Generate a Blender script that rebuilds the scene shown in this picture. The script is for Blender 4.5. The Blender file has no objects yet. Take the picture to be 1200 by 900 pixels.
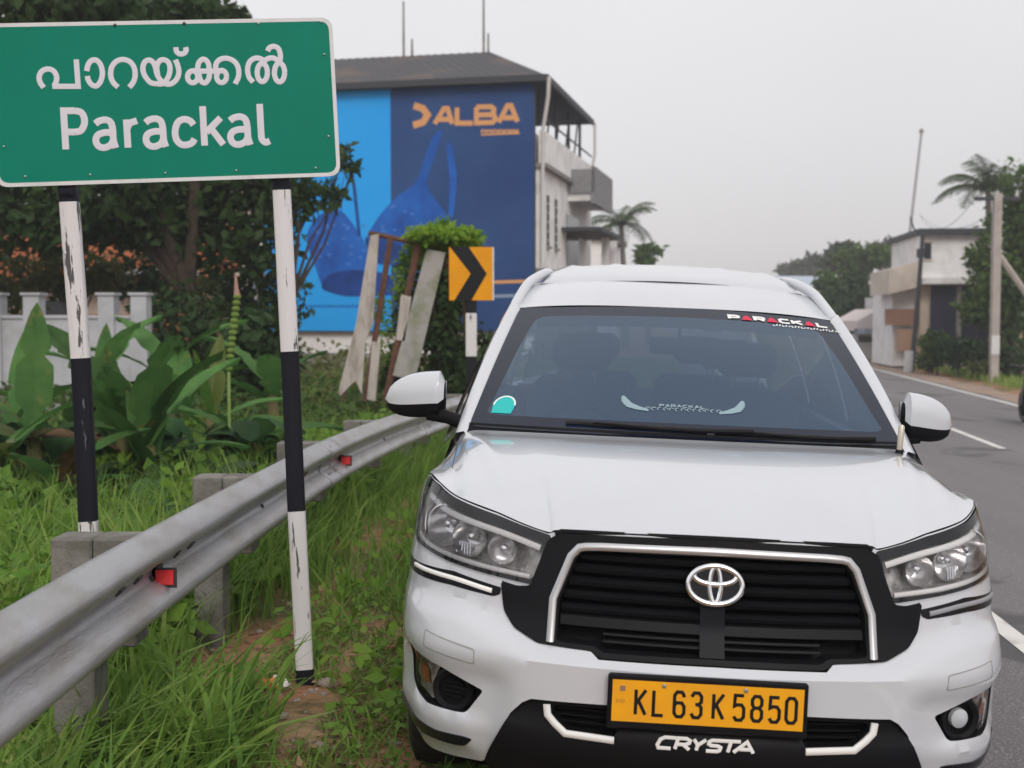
import bpy, math, random
import numpy as np
from mathutils import Vector, Matrix
from mathutils.geometry import delaunay_2d_cdt
R_ = math.radians
rng = np.random.default_rng(7)
random.seed(7)
scene = bpy.context.scene
COL = scene.collection

# ------------------------------------------------------------------ camera
CAM_H = 1.57
F_PX = 1450.0            # focal length in pixels of a 1200 px wide frame
HORIZON = 372.0
PITCH = math.atan((450 - HORIZON) / F_PX)
cd = bpy.data.cameras.new('camera')
cam = bpy.data.objects.new('camera', cd)
COL.objects.link(cam)
scene.camera = cam
cam.location = (0, 0, CAM_H)
cam.rotation_euler = (math.pi / 2 - PITCH, 0, 0)
cd.sensor_width = 36
cd.lens = 36 * F_PX / 1200
cd.clip_start = 0.05
cd.clip_end = 3000
cd.dof.use_dof = True
cd.dof.focus_distance = 4.2
cd.dof.aperture_fstop = 3.8

# ------------------------------------------------------------------ world and sun
SUN_EL, SUN_AZ = R_(36), R_(168)     # azimuth measured from +Y towards +X; the sun stands behind the camera, veiled by cloud
world = bpy.data.worlds.new('World')
scene.world = world
world.use_nodes = True
wn = world.node_tree
wn.nodes.clear()
wo = wn.nodes.new('ShaderNodeOutputWorld')
bg = wn.nodes.new('ShaderNodeBackground')
sky = wn.nodes.new('ShaderNodeTexSky')
sky.sky_type = 'NISHITA'
sky.sun_disc = False
sky.sun_elevation = SUN_EL
sky.sun_rotation = SUN_AZ
sky.air_density = 1.2
sky.dust_density = 4.0
tc = wn.nodes.new('ShaderNodeTexCoord')
sep = wn.nodes.new('ShaderNodeSeparateXYZ')
wn.links.new(tc.outputs['Generated'], sep.inputs[0])
ramp = wn.nodes.new('ShaderNodeValToRGB')
ramp.color_ramp.elements[0].position = 0.0
ramp.color_ramp.elements[0].color = (6.5, 6.35, 6.5, 1)
ramp.color_ramp.elements[1].position = 0.55
ramp.color_ramp.elements[1].color = (8.6, 8.45, 8.45, 1)
e = ramp.color_ramp.elements.new(0.16); e.color = (7.4, 7.25, 7.35, 1)
wn.links.new(sep.outputs['Z'], ramp.inputs[0])
noi = wn.nodes.new('ShaderNodeTexNoise'); noi.inputs['Scale'].default_value = 1.6; noi.inputs['Detail'].default_value = 3
wn.links.new(tc.outputs['Generated'], noi.inputs['Vector'])
mr = wn.nodes.new('ShaderNodeMapRange'); mr.inputs['From Min'].default_value = .3; mr.inputs['From Max'].default_value = .7
mr.inputs['To Min'].default_value = .93; mr.inputs['To Max'].default_value = 1.06
wn.links.new(noi.outputs['Fac'], mr.inputs['Value'])
mul = wn.nodes.new('ShaderNodeMix'); mul.data_type = 'RGBA'; mul.blend_type = 'MULTIPLY'; mul.inputs[0].default_value = 1
wn.links.new(ramp.outputs['Color'], mul.inputs[6]); wn.links.new(mr.outputs['Result'], mul.inputs[7])
# the veil of cloud is a little thinner towards the left of the view
mg = wn.nodes.new('ShaderNodeMapRange'); mg.inputs['From Min'].default_value = -1; mg.inputs['From Max'].default_value = 1
mg.inputs['To Min'].default_value = 1.14; mg.inputs['To Max'].default_value = .88
wn.links.new(sep.outputs['X'], mg.inputs['Value'])
mul2 = wn.nodes.new('ShaderNodeMix'); mul2.data_type = 'RGBA'; mul2.blend_type = 'MULTIPLY'; mul2.inputs[0].default_value = 1
wn.links.new(mul.outputs[2], mul2.inputs[6]); wn.links.new(mg.outputs['Result'], mul2.inputs[7])
mx = wn.nodes.new('ShaderNodeMix'); mx.data_type = 'RGBA'; mx.inputs[0].default_value = 0.90   # a thin even cloud layer over the blue sky
wn.links.new(sky.outputs[0], mx.inputs[6]); wn.links.new(mul2.outputs[2], mx.inputs[7])
wn.links.new(mx.outputs[2], bg.inputs['Color'])
bg.inputs['Strength'].default_value = 0.111
wn.links.new(bg.outputs[0], wo.inputs['Surface'])

sd = bpy.data.lights.new('sun', 'SUN')
sd.energy = 1.35
sd.angle = R_(24)
sd.color = (1.0, 0.95, 0.88)
so = bpy.data.objects.new('sun', sd)
COL.objects.link(so)
dirv = Vector((math.sin(SUN_AZ) * math.cos(SUN_EL), math.cos(SUN_AZ) * math.cos(SUN_EL), math.sin(SUN_EL)))
so.rotation_euler = dirv.to_track_quat('Z', 'Y').to_euler()
so.location = (0, 0, 30)

scene.view_settings.view_transform = 'Standard'
scene.view_settings.look = 'None'
scene.view_settings.exposure = 0.06
scene.view_settings.gamma = 1
scene.cycles.max_bounces = 8
scene.cycles.transparent_max_bounces = 24

# ------------------------------------------------------------------ helpers
def at(px, py, Y):
    """World point at distance Y seen at a pixel of the 1200 x 900 photograph."""
    c, s = math.cos(PITCH), math.sin(PITCH)
    x = (px - 600) / F_PX; u = (450 - py) / F_PX
    d = Vector((x, c + u * s, -s + u * c))
    return Vector((0, 0, CAM_H)) + d * (Y / d.y)

def tag(o, label=None, cat=None, group=None, kind=None):
    if label: o['label'] = label
    if cat: o['category'] = cat
    if group: o['group'] = group
    if kind: o['kind'] = kind
    return o

def empty(name, loc=(0, 0, 0), rot=(0, 0, 0), label=None, cat=None, group=None, parent=None):
    o = bpy.data.objects.new(name, None)
    o.empty_display_size = 0.1
    COL.objects.link(o)
    o.location = loc; o.rotation_euler = rot
    if parent: o.parent = parent
    return tag(o, label, cat, group)

def link_mesh(name, me, parent=None, mat=None):
    o = bpy.data.objects.new(name, me)
    COL.objects.link(o)
    if mat is not None and len(me.materials) == 0: me.materials.append(mat)
    if parent is not None: o.parent = parent
    return o

def mesh(name, V, Fc, mat=None, parent=None, smooth=None):
    me = bpy.data.meshes.new(name)
    me.from_pydata([tuple(v) for v in V], [], [tuple(f) for f in Fc])
    me.update()
    if smooth:
        me.shade_smooth()
        me.set_sharp_from_angle(angle=R_(smooth))
    return link_mesh(name, me, parent, mat)

def quads_mesh(name, V, mat, parent=None, k=4, smooth=False):
    """V: numpy (n*k,3): n separate k-gons."""
    n = len(V) // k
    me = bpy.data.meshes.new(name)
    me.vertices.add(len(V)); me.vertices.foreach_set('co', np.ascontiguousarray(V, dtype=np.float32).ravel())
    me.loops.add(len(V)); me.loops.foreach_set('vertex_index', np.arange(len(V), dtype=np.int32))
    me.polygons.add(n)
    me.polygons.foreach_set('loop_start', np.arange(0, len(V), k, dtype=np.int32))
    me.polygons.foreach_set('loop_total', np.full(n, k, dtype=np.int32))
    me.update(calc_edges=True)
    return link_mesh(name, me, parent, mat)

def copy_tree(o, parent=None):
    c = o.copy(); COL.objects.link(c)
    if parent is not None: c.parent = parent
    for ch in list(o.children): copy_tree(ch, c)
    return c

class MB:
    def __init__(s): s.V = []; s.F = []
    def add(s, V, Fc):
        b = len(s.V); s.V += [tuple(v) for v in V]; s.F += [tuple(b + i for i in f) for f in Fc]; return s
    def box(s, x0, x1, y0, y1, z0, z1, M=None, bev=0.0):
        if bev <= 0:
            V = [Vector((x, y, z)) for x in (x0, x1) for y in (y0, y1) for z in (z0, z1)]
            Fc = [(0, 1, 3, 2), (4, 6, 7, 5), (0, 4, 5, 1), (2, 3, 7, 6), (0, 2, 6, 4), (1, 5, 7, 3)]
        else:
            V = []; idx = {}
            for i, x in enumerate((x0, x1)):
                for j, y in enumerate((y0, y1)):
                    for k, z in enumerate((z0, z1)):
                        sx = bev if i == 0 else -bev; sy = bev if j == 0 else -bev; sz = bev if k == 0 else -bev
                        for ax, p in enumerate(((x, y + sy, z + sz), (x + sx, y, z + sz), (x + sx, y + sy, z))):
                            idx[i, j, k, ax] = len(V); V.append(Vector(p))
            q = lambda *a: tuple(idx[t] for t in a)
            Fc = []
            for i in (0, 1):
                f = q((i, 0, 0, 0), (i, 0, 1, 0), (i, 1, 1, 0), (i, 1, 0, 0)); Fc.append(f if i else f[::-1])
                f = q((0, i, 0, 1), (0, i, 1, 1), (1, i, 1, 1), (1, i, 0, 1)); Fc.append(f if i else f[::-1])
                f = q((0, 0, i, 2), (1, 0, i, 2), (1, 1, i, 2), (0, 1, i, 2)); Fc.append(f if i else f[::-1])
            for a in (0, 1):
                for b in (0, 1):
                    Fc.append(q((a, b, 0, 0), (a, b, 0, 1), (a, b, 1, 1), (a, b, 1, 0)) if (a ^ b) == 0 else q((a, b, 0, 1), (a, b, 0, 0), (a, b, 1, 0), (a, b, 1, 1)))
                    Fc.append(q((a, 0, b, 0), (a, 0, b, 2), (a, 1, b, 2), (a, 1, b, 0)) if (a ^ b) else q((a, 0, b, 2), (a, 0, b, 0), (a, 1, b, 0), (a, 1, b, 2)))
                    Fc.append(q((0, a, b, 1), (0, a, b, 2), (1, a, b, 2), (1, a, b, 1)) if (a ^ b) == 0 else q((0, a, b, 2), (0, a, b, 1), (1, a, b, 1), (1, a, b, 2)))
            for a in (0, 1):
                for b in (0, 1):
                    for c in (0, 1):
                        f = q((a, b, c, 0), (a, b, c, 1), (a, b, c, 2)); Fc.append(f if (a ^ b ^ c) else f[::-1])
        if M is not None: V = [M @ v for v in V]
        return s.add(V, Fc)
    def tube(s, pts, r, n=8, cap=True, up=None):
        pts = [Vector(p) for p in pts]
        rr = r if hasattr(r, '__len__') else [r] * len(pts)
        b = len(s.V); prev = None
        for i, p in enumerate(pts):
            d = (pts[min(i + 1, len(pts) - 1)] - pts[max(i - 1, 0)]).normalized()
            if prev is None:
                a = Vector((0, 0, 1)) if abs(d.z) < .9 else Vector((1, 0, 0))
                x = d.cross(a).normalized()
            else:
                x = (prev - d * prev.dot(d)).normalized()
            prev = x; y = d.cross(x)
            for k in range(n):
                t = 2 * math.pi * k / n
                s.V.append(tuple(p + (x * math.cos(t) + y * math.sin(t)) * rr[i]))
        for i in range(len(pts) - 1):
            for k in range(n):
                s.F.append((b + i * n + k, b + i * n + (k + 1) % n, b + (i + 1) * n + (k + 1) % n, b + (i + 1) * n + k))
        if cap:
            s.F.append(tuple(b + k for k in range(n))[::-1])
            s.F.append(tuple(b + (len(pts) - 1) * n + k for k in range(n)))
        return s
    def lathe(s, prof, n=24, M=None, cap=True):
        """prof: (r, z) list, revolved round z."""
        b = len(s.V)
        for r, z in prof:
            for k in range(n):
                t = 2 * math.pi * k / n
                v = Vector((r * math.cos(t), r * math.sin(t), z))
                if M is not None: v = M @ v
                s.V.append(tuple(v))
        for i in range(len(prof) - 1):
            for k in range(n):
                s.F.append((b + i * n + k, b + i * n + (k + 1) % n, b + (i + 1) * n + (k + 1) % n, b + (i + 1) * n + k))
        if cap:
            if prof[0][0] > 1e-5: s.F.append(tuple(b + k for k in range(n))[::-1])
            if prof[-1][0] > 1e-5: s.F.append(tuple(b + (len(prof) - 1) * n + k for k in range(n)))
        return s
    def build(s, name, mat, parent=None, smooth=None):
        return mesh(name, s.V, s.F, mat, parent, smooth)

def grid_mesh(name, P, mat, parent=None, smooth=40, closed=False, flip=False):
    """P[i][j] grid of points."""
    n, m = len(P), len(P[0])
    V = [p for r in P for p in r]; Fc = []
    for i in range(n - 1):
        for j in range(m - 1 if not closed else m):
            f = (i * m + j, i * m + (j + 1) % m, (i + 1) * m + (j + 1) % m, (i + 1) * m + j)
            Fc.append(f[::-1] if flip else f)
    return mesh(name, V, Fc, mat, parent, smooth)

def solidify(o, t, off=-1.0, even=False):
    m = o.modifiers.new('thickness', 'SOLIDIFY'); m.thickness = t; m.offset = off; m.use_even_offset = even
    return o

def catmull(P, n=8, closed=False):
    P = [np.array(p, float) for p in P]
    if closed: Q = [P[-1]] + P + [P[0], P[1]]
    else: Q = [2 * P[0] - P[1]] + P + [2 * P[-1] - P[-2]]
    out = []
    for i in range(1, len(Q) - 2):
        a, b, c, d = Q[i - 1:i + 3]
        for k in range(n):
            t = k / n
            out.append(.5 * (2 * b + (c - a) * t + (2 * a - 5 * b + 4 * c - d) * t * t + (3 * b - a - 3 * c + d) * t ** 3))
    if not closed: out.append(P[-1])
    return out

def rnd(poly, r=.012, n=4):
    """Round the corners of a closed 2D polygon."""
    out = []; N = len(poly)
    for i in range(N):
        a = np.array(poly[i - 1], float); b = np.array(poly[i], float); c = np.array(poly[(i + 1) % N], float)
        la, lc = np.linalg.norm(a - b), np.linalg.norm(c - b)
        ra = min(r, la * .45); rc = min(r, lc * .45)
        p = b + (a - b) / max(la, 1e-9) * ra; q = b + (c - b) / max(lc, 1e-9) * rc
        for k in range(n + 1):
            t = k / n; out.append(tuple((1 - t) ** 2 * p + 2 * t * (1 - t) * b + t * t * q))
    return out

def resample(poly, step):
    out = []
    for i in range(len(poly)):
        a = np.array(poly[i], float); b = np.array(poly[(i + 1) % len(poly)], float)
        L = np.linalg.norm(b - a)
        if L < 1e-6: continue
        k = max(1, int(math.ceil(L / step)))
        for j in range(k): out.append(tuple(a + (b - a) * j / k))
    return out

def pip(P, poly):
    """vectorised point in polygon"""
    P = np.asarray(P, float); x, y = P[:, 0], P[:, 1]
    poly = np.asarray(poly, float); ins = np.zeros(len(P), bool)
    j = len(poly) - 1
    for i in range(len(poly)):
        xi, yi = poly[i]; xj, yj = poly[j]
        if yi != yj:
            c = ((yi > y) != (yj > y)) & (x < (xj - xi) * (y - yi) / (yj - yi) + xi)
            ins ^= c
        j = i
    return ins

def cdt(outer, holes=(), step=.03, fill=True):
    """Triangulate a polygon with holes, with interior points on a grid."""
    loops = [resample(outer, step)] + [resample(h, step) for h in holes]
    pts = []; edges = []
    for lp in loops:
        b = len(pts); pts += lp
        edges += [(b + i, b + (i + 1) % len(lp)) for i in range(len(lp))]
    nb = len(pts)
    A = np.array(pts)
    if fill:
        x0, y0 = A[:len(loops[0])].min(0); x1, y1 = A[:len(loops[0])].max(0)
        gx, gy = np.meshgrid(np.arange(x0 + step / 2, x1, step), np.arange(y0 + step / 2, y1, step * .9))
        gx[1::2] += step / 2
        G = np.stack([gx.ravel(), gy.ravel()], 1)
        if len(G):
            ok = pip(G, loops[0])
            for h in loops[1:]: ok &= ~pip(G, h)
            G = G[ok]
        if len(G):
            dmin = np.full(len(G), 9.)
            for k in range(0, len(A), 400):
                dmin = np.minimum(dmin, np.sqrt(((G[:, None] - A[None, k:k + 400]) ** 2).sum(-1)).min(1))
            G = G[dmin > step * .55]
            pts += [tuple(g) for g in G]
    r = delaunay_2d_cdt([Vector(p) for p in pts], edges, [], 0, 1e-6)
    V = [tuple(v) for v in r[0]]; T = [tuple(f) for f in r[2]]
    C = np.array([np.mean([V[i] for i in f], 0) for f in T])
    ok = pip(C, loops[0])
    for h in loops[1:]: ok &= ~pip(C, h)
    out = []
    for f, k in zip(T, ok):
        if not k: continue
        a, b, c = (V[i] for i in f[:3])
        if (b[0] - a[0]) * (c[1] - a[1]) - (b[1] - a[1]) * (c[0] - a[0]) < 0: f = f[::-1]
        out.append(f)
    return V, out, loops

def patch(name, outer, mapfn, holes=(), mat=None, parent=None, off=0.0, skirt=0.0, step=.03, smooth=35, wall_holes=True):
    """A sheet over a polygon, laid on a surface mapfn(a, b, off); skirt = depth of the turned-in rim."""
    V2, T, loops = cdt(outer, holes, step)
    V = [mapfn(a, b, off) for a, b in V2]; Fc = list(T)
    if skirt:
        for li, lp in enumerate(loops):
            if li and not wall_holes: continue
            b = len(V); n = len(lp)
            area = sum(lp[i][0] * lp[(i + 1) % n][1] - lp[(i + 1) % n][0] * lp[i][1] for i in range(n))
            V += [mapfn(p[0], p[1], off) for p in lp] + [mapfn(p[0], p[1], off - skirt) for p in lp]
            for i in range(n):
                j = (i + 1) % n
                f = (b + i, b + n + i, b + n + j, b + j)
                if (area < 0) != (li > 0): f = f[::-1]
                Fc.append(f)
    return mesh(name, V, Fc, mat, parent, smooth)

def stroke(mb, path, w, mapfn, h=.002, closed=False):
    """A raised, slightly domed ribbon of width w along a 2D path."""
    P = [np.array(p, float) for p in path]
    n = len(P); rows = []
    for i in range(n):
        if closed: a, c = P[i - 1], P[(i + 1) % n]
        else: a, c = P[max(i - 1, 0)], P[min(i + 1, n - 1)]
        d1 = P[i] - a; d2 = c - P[i]
        l1, l2 = np.linalg.norm(d1), np.linalg.norm(d2)
        if l1 < 1e-9: d1, l1 = d2, l2
        if l2 < 1e-9: d2, l2 = d1, l1
        d1 = d1 / l1; d2 = d2 / l2
        t = d1 + d2; L = np.linalg.norm(t)
        t = t / L if L > 1e-6 else d1
        nn = np.array([-t[1], t[0]]); k = min(1.0 / max(.35, abs(nn @ np.array([-d1[1], d1[0]]))), 1.9)
        o = nn * w / 2 * k
        rows.append([mapfn(*(P[i] - o), 0), mapfn(*(P[i] - o), h * .6), mapfn(*(P[i] - o * .5), h * .93), mapfn(*P[i], h), mapfn(*(P[i] + o * .5), h * .93), mapfn(*(P[i] + o), h * .6), mapfn(*(P[i] + o), 0)])
    b = len(mb.V); m = 7
    for r in rows: mb.V += [tuple(v) for v in r]
    for i in range(n if closed else n - 1):
        j = (i + 1) % n
        for k in range(m - 1):
            mb.F.append((b + i * m + k, b + i * m + k + 1, b + j * m + k + 1, b + j * m + k)[::-1])
    if not closed:
        mb.F.append(tuple(b + k for k in range(m))[::-1]); mb.F.append(tuple(b + (n - 1) * m + k for k in range(m)))
    return mb

def arc(cx, cy, rx, ry, a0, a1, n=14):
    return [(cx + rx * math.cos(R_(a0 + (a1 - a0) * i / n)), cy + ry * math.sin(R_(a0 + (a1 - a0) * i / n))) for i in range(n + 1)]

# ------------------------------------------------------------------ materials
def material(name, col, rough=.6, metal=0, var=None, scale=6, bump=0, bscale=40, coat=0, spec=None, detail=4, sub=0, stops=None, coords='Object', aniso=None, distort=0, coatr=.05, trans=0):
    """Principled material; var = second colour mixed in by noise; stops = (low, high) of that noise."""
    m = bpy.data.materials.new(name); m.use_nodes = True
    nt = m.node_tree; b = nt.nodes['Principled BSDF']
    b.inputs['Base Color'].default_value = (*col, 1)
    b.inputs['Roughness'].default_value = rough; b.inputs['Metallic'].default_value = metal
    if coat: b.inputs['Coat Weight'].default_value = coat; b.inputs['Coat Roughness'].default_value = coatr
    b.inputs['Specular IOR Level'].default_value = spec if spec is not None else (.5 if rough < .4 or metal else .18)
    if sub: b.inputs['Subsurface Weight'].default_value = sub
    if trans: b.inputs['Transmission Weight'].default_value = trans
    t = nt.nodes.new('ShaderNodeTexCoord'); vec = t.outputs[coords]
    if aniso:
        mp = nt.nodes.new('ShaderNodeMapping'); mp.inputs['Scale'].default_value = aniso
        nt.links.new(vec, mp.inputs[0]); vec = mp.outputs[0]
    if var is not None:
        n = nt.nodes.new('ShaderNodeTexNoise'); n.inputs['Scale'].default_value = scale; n.inputs['Detail'].default_value = detail
        n.inputs['Distortion'].default_value = distort; n.inputs['Roughness'].default_value = .6
        nt.links.new(vec, n.inputs['Vector'])
        r = nt.nodes.new('ShaderNodeMapRange'); lo, hi = stops or (.35, .65)
        r.inputs['From Min'].default_value = lo; r.inputs['From Max'].default_value = hi
        nt.links.new(n.outputs['Fac'], r.inputs['Value'])
        x = nt.nodes.new('ShaderNodeMix'); x.data_type = 'RGBA'
        x.inputs[6].default_value = (*col, 1); x.inputs[7].default_value = (*var, 1)
        nt.links.new(r.outputs['Result'], x.inputs[0]); nt.links.new(x.outputs[2], b.inputs['Base Color'])
    if bump:
        n2 = nt.nodes.new('ShaderNodeTexNoise'); n2.inputs['Scale'].default_value = bscale; n2.inputs['Detail'].default_value = 5
        nt.links.new(vec, n2.inputs['Vector'])
        bp = nt.nodes.new('ShaderNodeBump'); bp.inputs['Strength'].default_value = bump; bp.inputs['Distance'].default_value = .02
        nt.links.new(n2.outputs['Fac'], bp.inputs['Height']); nt.links.new(bp.outputs[0], b.inputs['Normal'])
    return m

def leaf_material(name, col, var, rough=.55, trans=.35, scale=.8, veins=0):
    """Leaf: diffuse + translucent, colour varies from clump to clump and a little leaf to leaf."""
    m = bpy.data.materials.new(name); m.use_nodes = True
    nt = m.node_tree; nt.nodes.clear()
    out = nt.nodes.new('ShaderNodeOutputMaterial'); b = nt.nodes.new('ShaderNodeBsdfPrincipled')
    b.inputs['Roughness'].default_value = rough; b.inputs['Specular IOR Level'].default_value = .18
    tr = nt.nodes.new('ShaderNodeBsdfTranslucent'); ms = nt.nodes.new('ShaderNodeMixShader'); ms.inputs[0].default_value = trans
    t = nt.nodes.new('ShaderNodeTexCoord'); n = nt.nodes.new('ShaderNodeTexNoise'); n.inputs['Scale'].default_value = scale; n.inputs['Detail'].default_value = 6
    n.inputs['Roughness'].default_value = .7
    nt.links.new(t.outputs['Object'], n.inputs['Vector'])
    r = nt.nodes.new('ShaderNodeMapRange'); r.inputs['From Min'].default_value = .36; r.inputs['From Max'].default_value = .64
    nt.links.new(n.outputs['Fac'], r.inputs['Value'])
    x = nt.nodes.new('ShaderNodeMix'); x.data_type = 'RGBA'; x.inputs[6].default_value = (*col, 1); x.inputs[7].default_value = (*var, 1)
    nt.links.new(r.outputs['Result'], x.inputs[0])
    colr = x.outputs[2]
    if veins:
        w = nt.nodes.new('ShaderNodeTexWave'); w.bands_direction = 'X'; w.inputs['Scale'].default_value = veins; w.inputs['Distortion'].default_value = 1.5; w.inputs['Detail'].default_value = 2
        nt.links.new(t.outputs['Object'], w.inputs['Vector'])
        v1 = nt.nodes.new('ShaderNodeMapRange'); v1.inputs['To Min'].default_value = .84; v1.inputs['To Max'].default_value = 1.1; nt.links.new(w.outputs['Fac'], v1.inputs['Value'])
        v2 = nt.nodes.new('ShaderNodeMix'); v2.data_type = 'RGBA'; v2.blend_type = 'MULTIPLY'; v2.inputs[0].default_value = 1
        nt.links.new(colr, v2.inputs[6]); nt.links.new(v1.outputs['Result'], v2.inputs[7]); colr = v2.outputs[2]
        oi = nt.nodes.new('ShaderNodeObjectInfo')
        v3 = nt.nodes.new('ShaderNodeMapRange'); v3.inputs['To Min'].default_value = .62; v3.inputs['To Max'].default_value = 1.55; nt.links.new(oi.outputs['Random'], v3.inputs['Value'])
        v4 = nt.nodes.new('ShaderNodeMix'); v4.data_type = 'RGBA'; v4.blend_type = 'MULTIPLY'; v4.inputs[0].default_value = 1
        nt.links.new(colr, v4.inputs[6]); nt.links.new(v3.outputs['Result'], v4.inputs[7])
        n5 = nt.nodes.new('ShaderNodeTexNoise'); n5.inputs['Scale'].default_value = 5; n5.inputs['Detail'].default_value = 6; nt.links.new(t.outputs['Object'], n5.inputs['Vector'])
        r5 = nt.nodes.new('ShaderNodeMapRange'); r5.inputs['From Min'].default_value = .66; r5.inputs['From Max'].default_value = .76; nt.links.new(n5.outputs['Fac'], r5.inputs['Value'])
        v6 = nt.nodes.new('ShaderNodeMix'); v6.data_type = 'RGBA'; v6.inputs[7].default_value = (.24, .20, .06, 1)
        nt.links.new(r5.outputs['Result'], v6.inputs[0]); nt.links.new(v4.outputs[2], v6.inputs[6]); colr = v6.outputs[2]
        bp = nt.nodes.new('ShaderNodeBump'); bp.inputs['Strength'].default_value = .5; bp.inputs['Distance'].default_value = .01
        nt.links.new(w.outputs['Fac'], bp.inputs['Height']); nt.links.new(bp.outputs[0], b.inputs['Normal'])
    nt.links.new(colr, b.inputs['Base Color']); nt.links.new(colr, tr.inputs['Color'])
    nt.links.new(b.outputs[0], ms.inputs[1]); nt.links.new(tr.outputs[0], ms.inputs[2]); nt.links.new(ms.outputs[0], out.inputs['Surface'])
    return m

def glass_material(name, tint, refl=1.0, body=(.0, .0, .0), haze=0.0, rough=0.0, bodycol=(.05, .08, .11)):
    """Thin sheet glass: tinted see-through, with a mirror share that grows at grazing angles and a diffuse veil colour standing in for reflected sky."""
    m = bpy.data.materials.new(name); m.use_nodes = True
    nt = m.node_tree; nt.nodes.clear()
    out = nt.nodes.new('ShaderNodeOutputMaterial')
    tr = nt.nodes.new('ShaderNodeBsdfTransparent'); tr.inputs[0].default_value = (*tint, 1)
    gl = nt.nodes.new('ShaderNodeBsdfGlossy'); gl.inputs['Roughness'].default_value = rough; gl.inputs[0].default_value = (*[refl * c for c in (1, 1, 1)], 1)
    fr = nt.nodes.new('ShaderNodeFresnel'); fr.inputs[0].default_value = 1.5
    df = nt.nodes.new('ShaderNodeBsdfDiffuse'); df.inputs[0].default_value = (*bodycol, 1)
    m1 = nt.nodes.new('ShaderNodeMixShader'); m1.inputs[0].default_value = haze
    m2 = nt.nodes.new('ShaderNodeMixShader')
    nt.links.new(tr.outputs[0], m1.inputs[1]); nt.links.new(df.outputs[0], m1.inputs[2])
    nt.links.new(fr.outputs[0], m2.inputs[0]); nt.links.new(m1.outputs[0], m2.inputs[1]); nt.links.new(gl.outputs[0], m2.inputs[2])
    nt.links.new(m2.outputs[0], out.inputs['Surface'])
    return m
# ================================================================== ground and road
_ys = np.linspace(-130, 500, 6301)
_sl = np.interp(_ys, [6.6, 20, 60, 200, 500], [.076, .13, .13, .10, .05])
_Lv = np.cumsum(_sl) * (_ys[1] - _ys[0]); _Lv += 2.62 - np.interp(6.6, _ys, _Lv)
def Lx(y): return np.interp(y, _ys, _Lv)              # the solid white line on our side
def road_z(x, y):                                      # banked: falls to the right
    return -.084 - .040 * (x - Lx(y))
def ground_z(x, y):
    d = x - Lx(y)
    z = -.084 - .040 * np.clip(d, -3.9, 9.0)
    z = z - .10 * np.clip((-d - 4.2) / 3.0, 0, 1)
    return z
def hnoise(x, y):
    return (np.sin(x * 2.1 + 1.3) * np.cos(y * 1.7 - .4) * .5 + np.sin(x * 5.3 + y * 3.1) * .25 + np.sin(x * 9.7 - y * 7.9 + 2) * .15)
def gz(x, y):
    d = x - Lx(y)
    w = np.clip((-d - 1.3) / .6, 0, 1)
    w2 = np.clip((d - 8.5) / 2, 0, 1)
    return float(ground_z(x, y) + .035 * hnoise(x, y) * w + .05 * hnoise(x * .4, y * .4) * w2)

dirt = bpy.data.materials.new('dirt'); dirt.use_nodes = True
nt = dirt.node_tree; b = nt.nodes['Principled BSDF']; b.inputs['Roughness'].default_value = .95; b.inputs['Specular IOR Level'].default_value = .15
t = nt.nodes.new('ShaderNodeTexCoord')
def _noise(nt, vec, sc, det=5, dist=0):
    n = nt.nodes.new('ShaderNodeTexNoise'); n.inputs['Scale'].default_value = sc; n.inputs['Detail'].default_value = det; n.inputs['Distortion'].default_value = dist
    nt.links.new(vec, n.inputs['Vector']); return n.outputs['Fac']
def _range(nt, v, lo, hi):
    r = nt.nodes.new('ShaderNodeMapRange'); r.inputs['From Min'].default_value = lo; r.inputs['From Max'].default_value = hi
    nt.links.new(v, r.inputs['Value']); return r.outputs['Result']
def _mix(nt, f, a, b_):
    x = nt.nodes.new('ShaderNodeMix'); x.data_type = 'RGBA'
    nt.links.new(f, x.inputs[0])
    for i, c in ((6, a), (7, b_)):
        if isinstance(c, tuple): x.inputs[i].default_value = (*c, 1)
        else: nt.links.new(c, x.inputs[i])
    return x.outputs[2]
c1 = _mix(nt, _range(nt, _noise(nt, t.outputs['Object'], 1.8), .4, .62), (.31, .155, .085), (.38, .24, .15))
c2 = _mix(nt, _range(nt, _noise(nt, t.outputs['Object'], 14), .5, .7), c1, (.13, .075, .045))
c3 = _mix(nt, _range(nt, _noise(nt, t.outputs['Object'], 1.3, 12, .3), .48, .66), c2, (.10, .105, .045))
nt.links.new(c3, b.inputs['Base Color'])
bp = nt.nodes.new('ShaderNodeBump'); bp.inputs['Strength'].default_value = .9; bp.inputs['Distance'].default_value = .03
nt.links.new(_noise(nt, t.outputs['Object'], 22, 8), bp.inputs['Height']); nt.links.new(bp.outputs[0], b.inputs['Normal'])

def axis(pts):
    out = []
    for (a, b_, s) in pts: out += list(np.arange(a, b_, s))
    return out + [pts[-1][1]]
gx = axis([(-500, -60, 40), (-60, -14, 3), (-14, -6, .5), (-6, 1, .12), (1, 24, .8), (24, 60, 4), (60, 600, 60)])
gy = axis([(-120, -12, 12), (-12, 1.5, 1.5), (1.5, 9, .12), (9, 26, .4), (26, 80, 3), (80, 1200, 60)])
V = []; Fc = []
for y in gy:
    for x in gx:
        d = x - float(Lx(y))
        z = gz(x, y)
        if -.9 < d < 6.6 or (d > -1.6 and d < 7.2): z -= .012
        V.append((x, y, z))
nxn = len(gx)
for j in range(len(gy) - 1):
    for i in range(nxn - 1): Fc.append((j * nxn + i, j * nxn + i + 1, (j + 1) * nxn + i + 1, (j + 1) * nxn + i))
tag(mesh('ground', V, Fc, dirt, None, 80), kind='structure')

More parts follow.
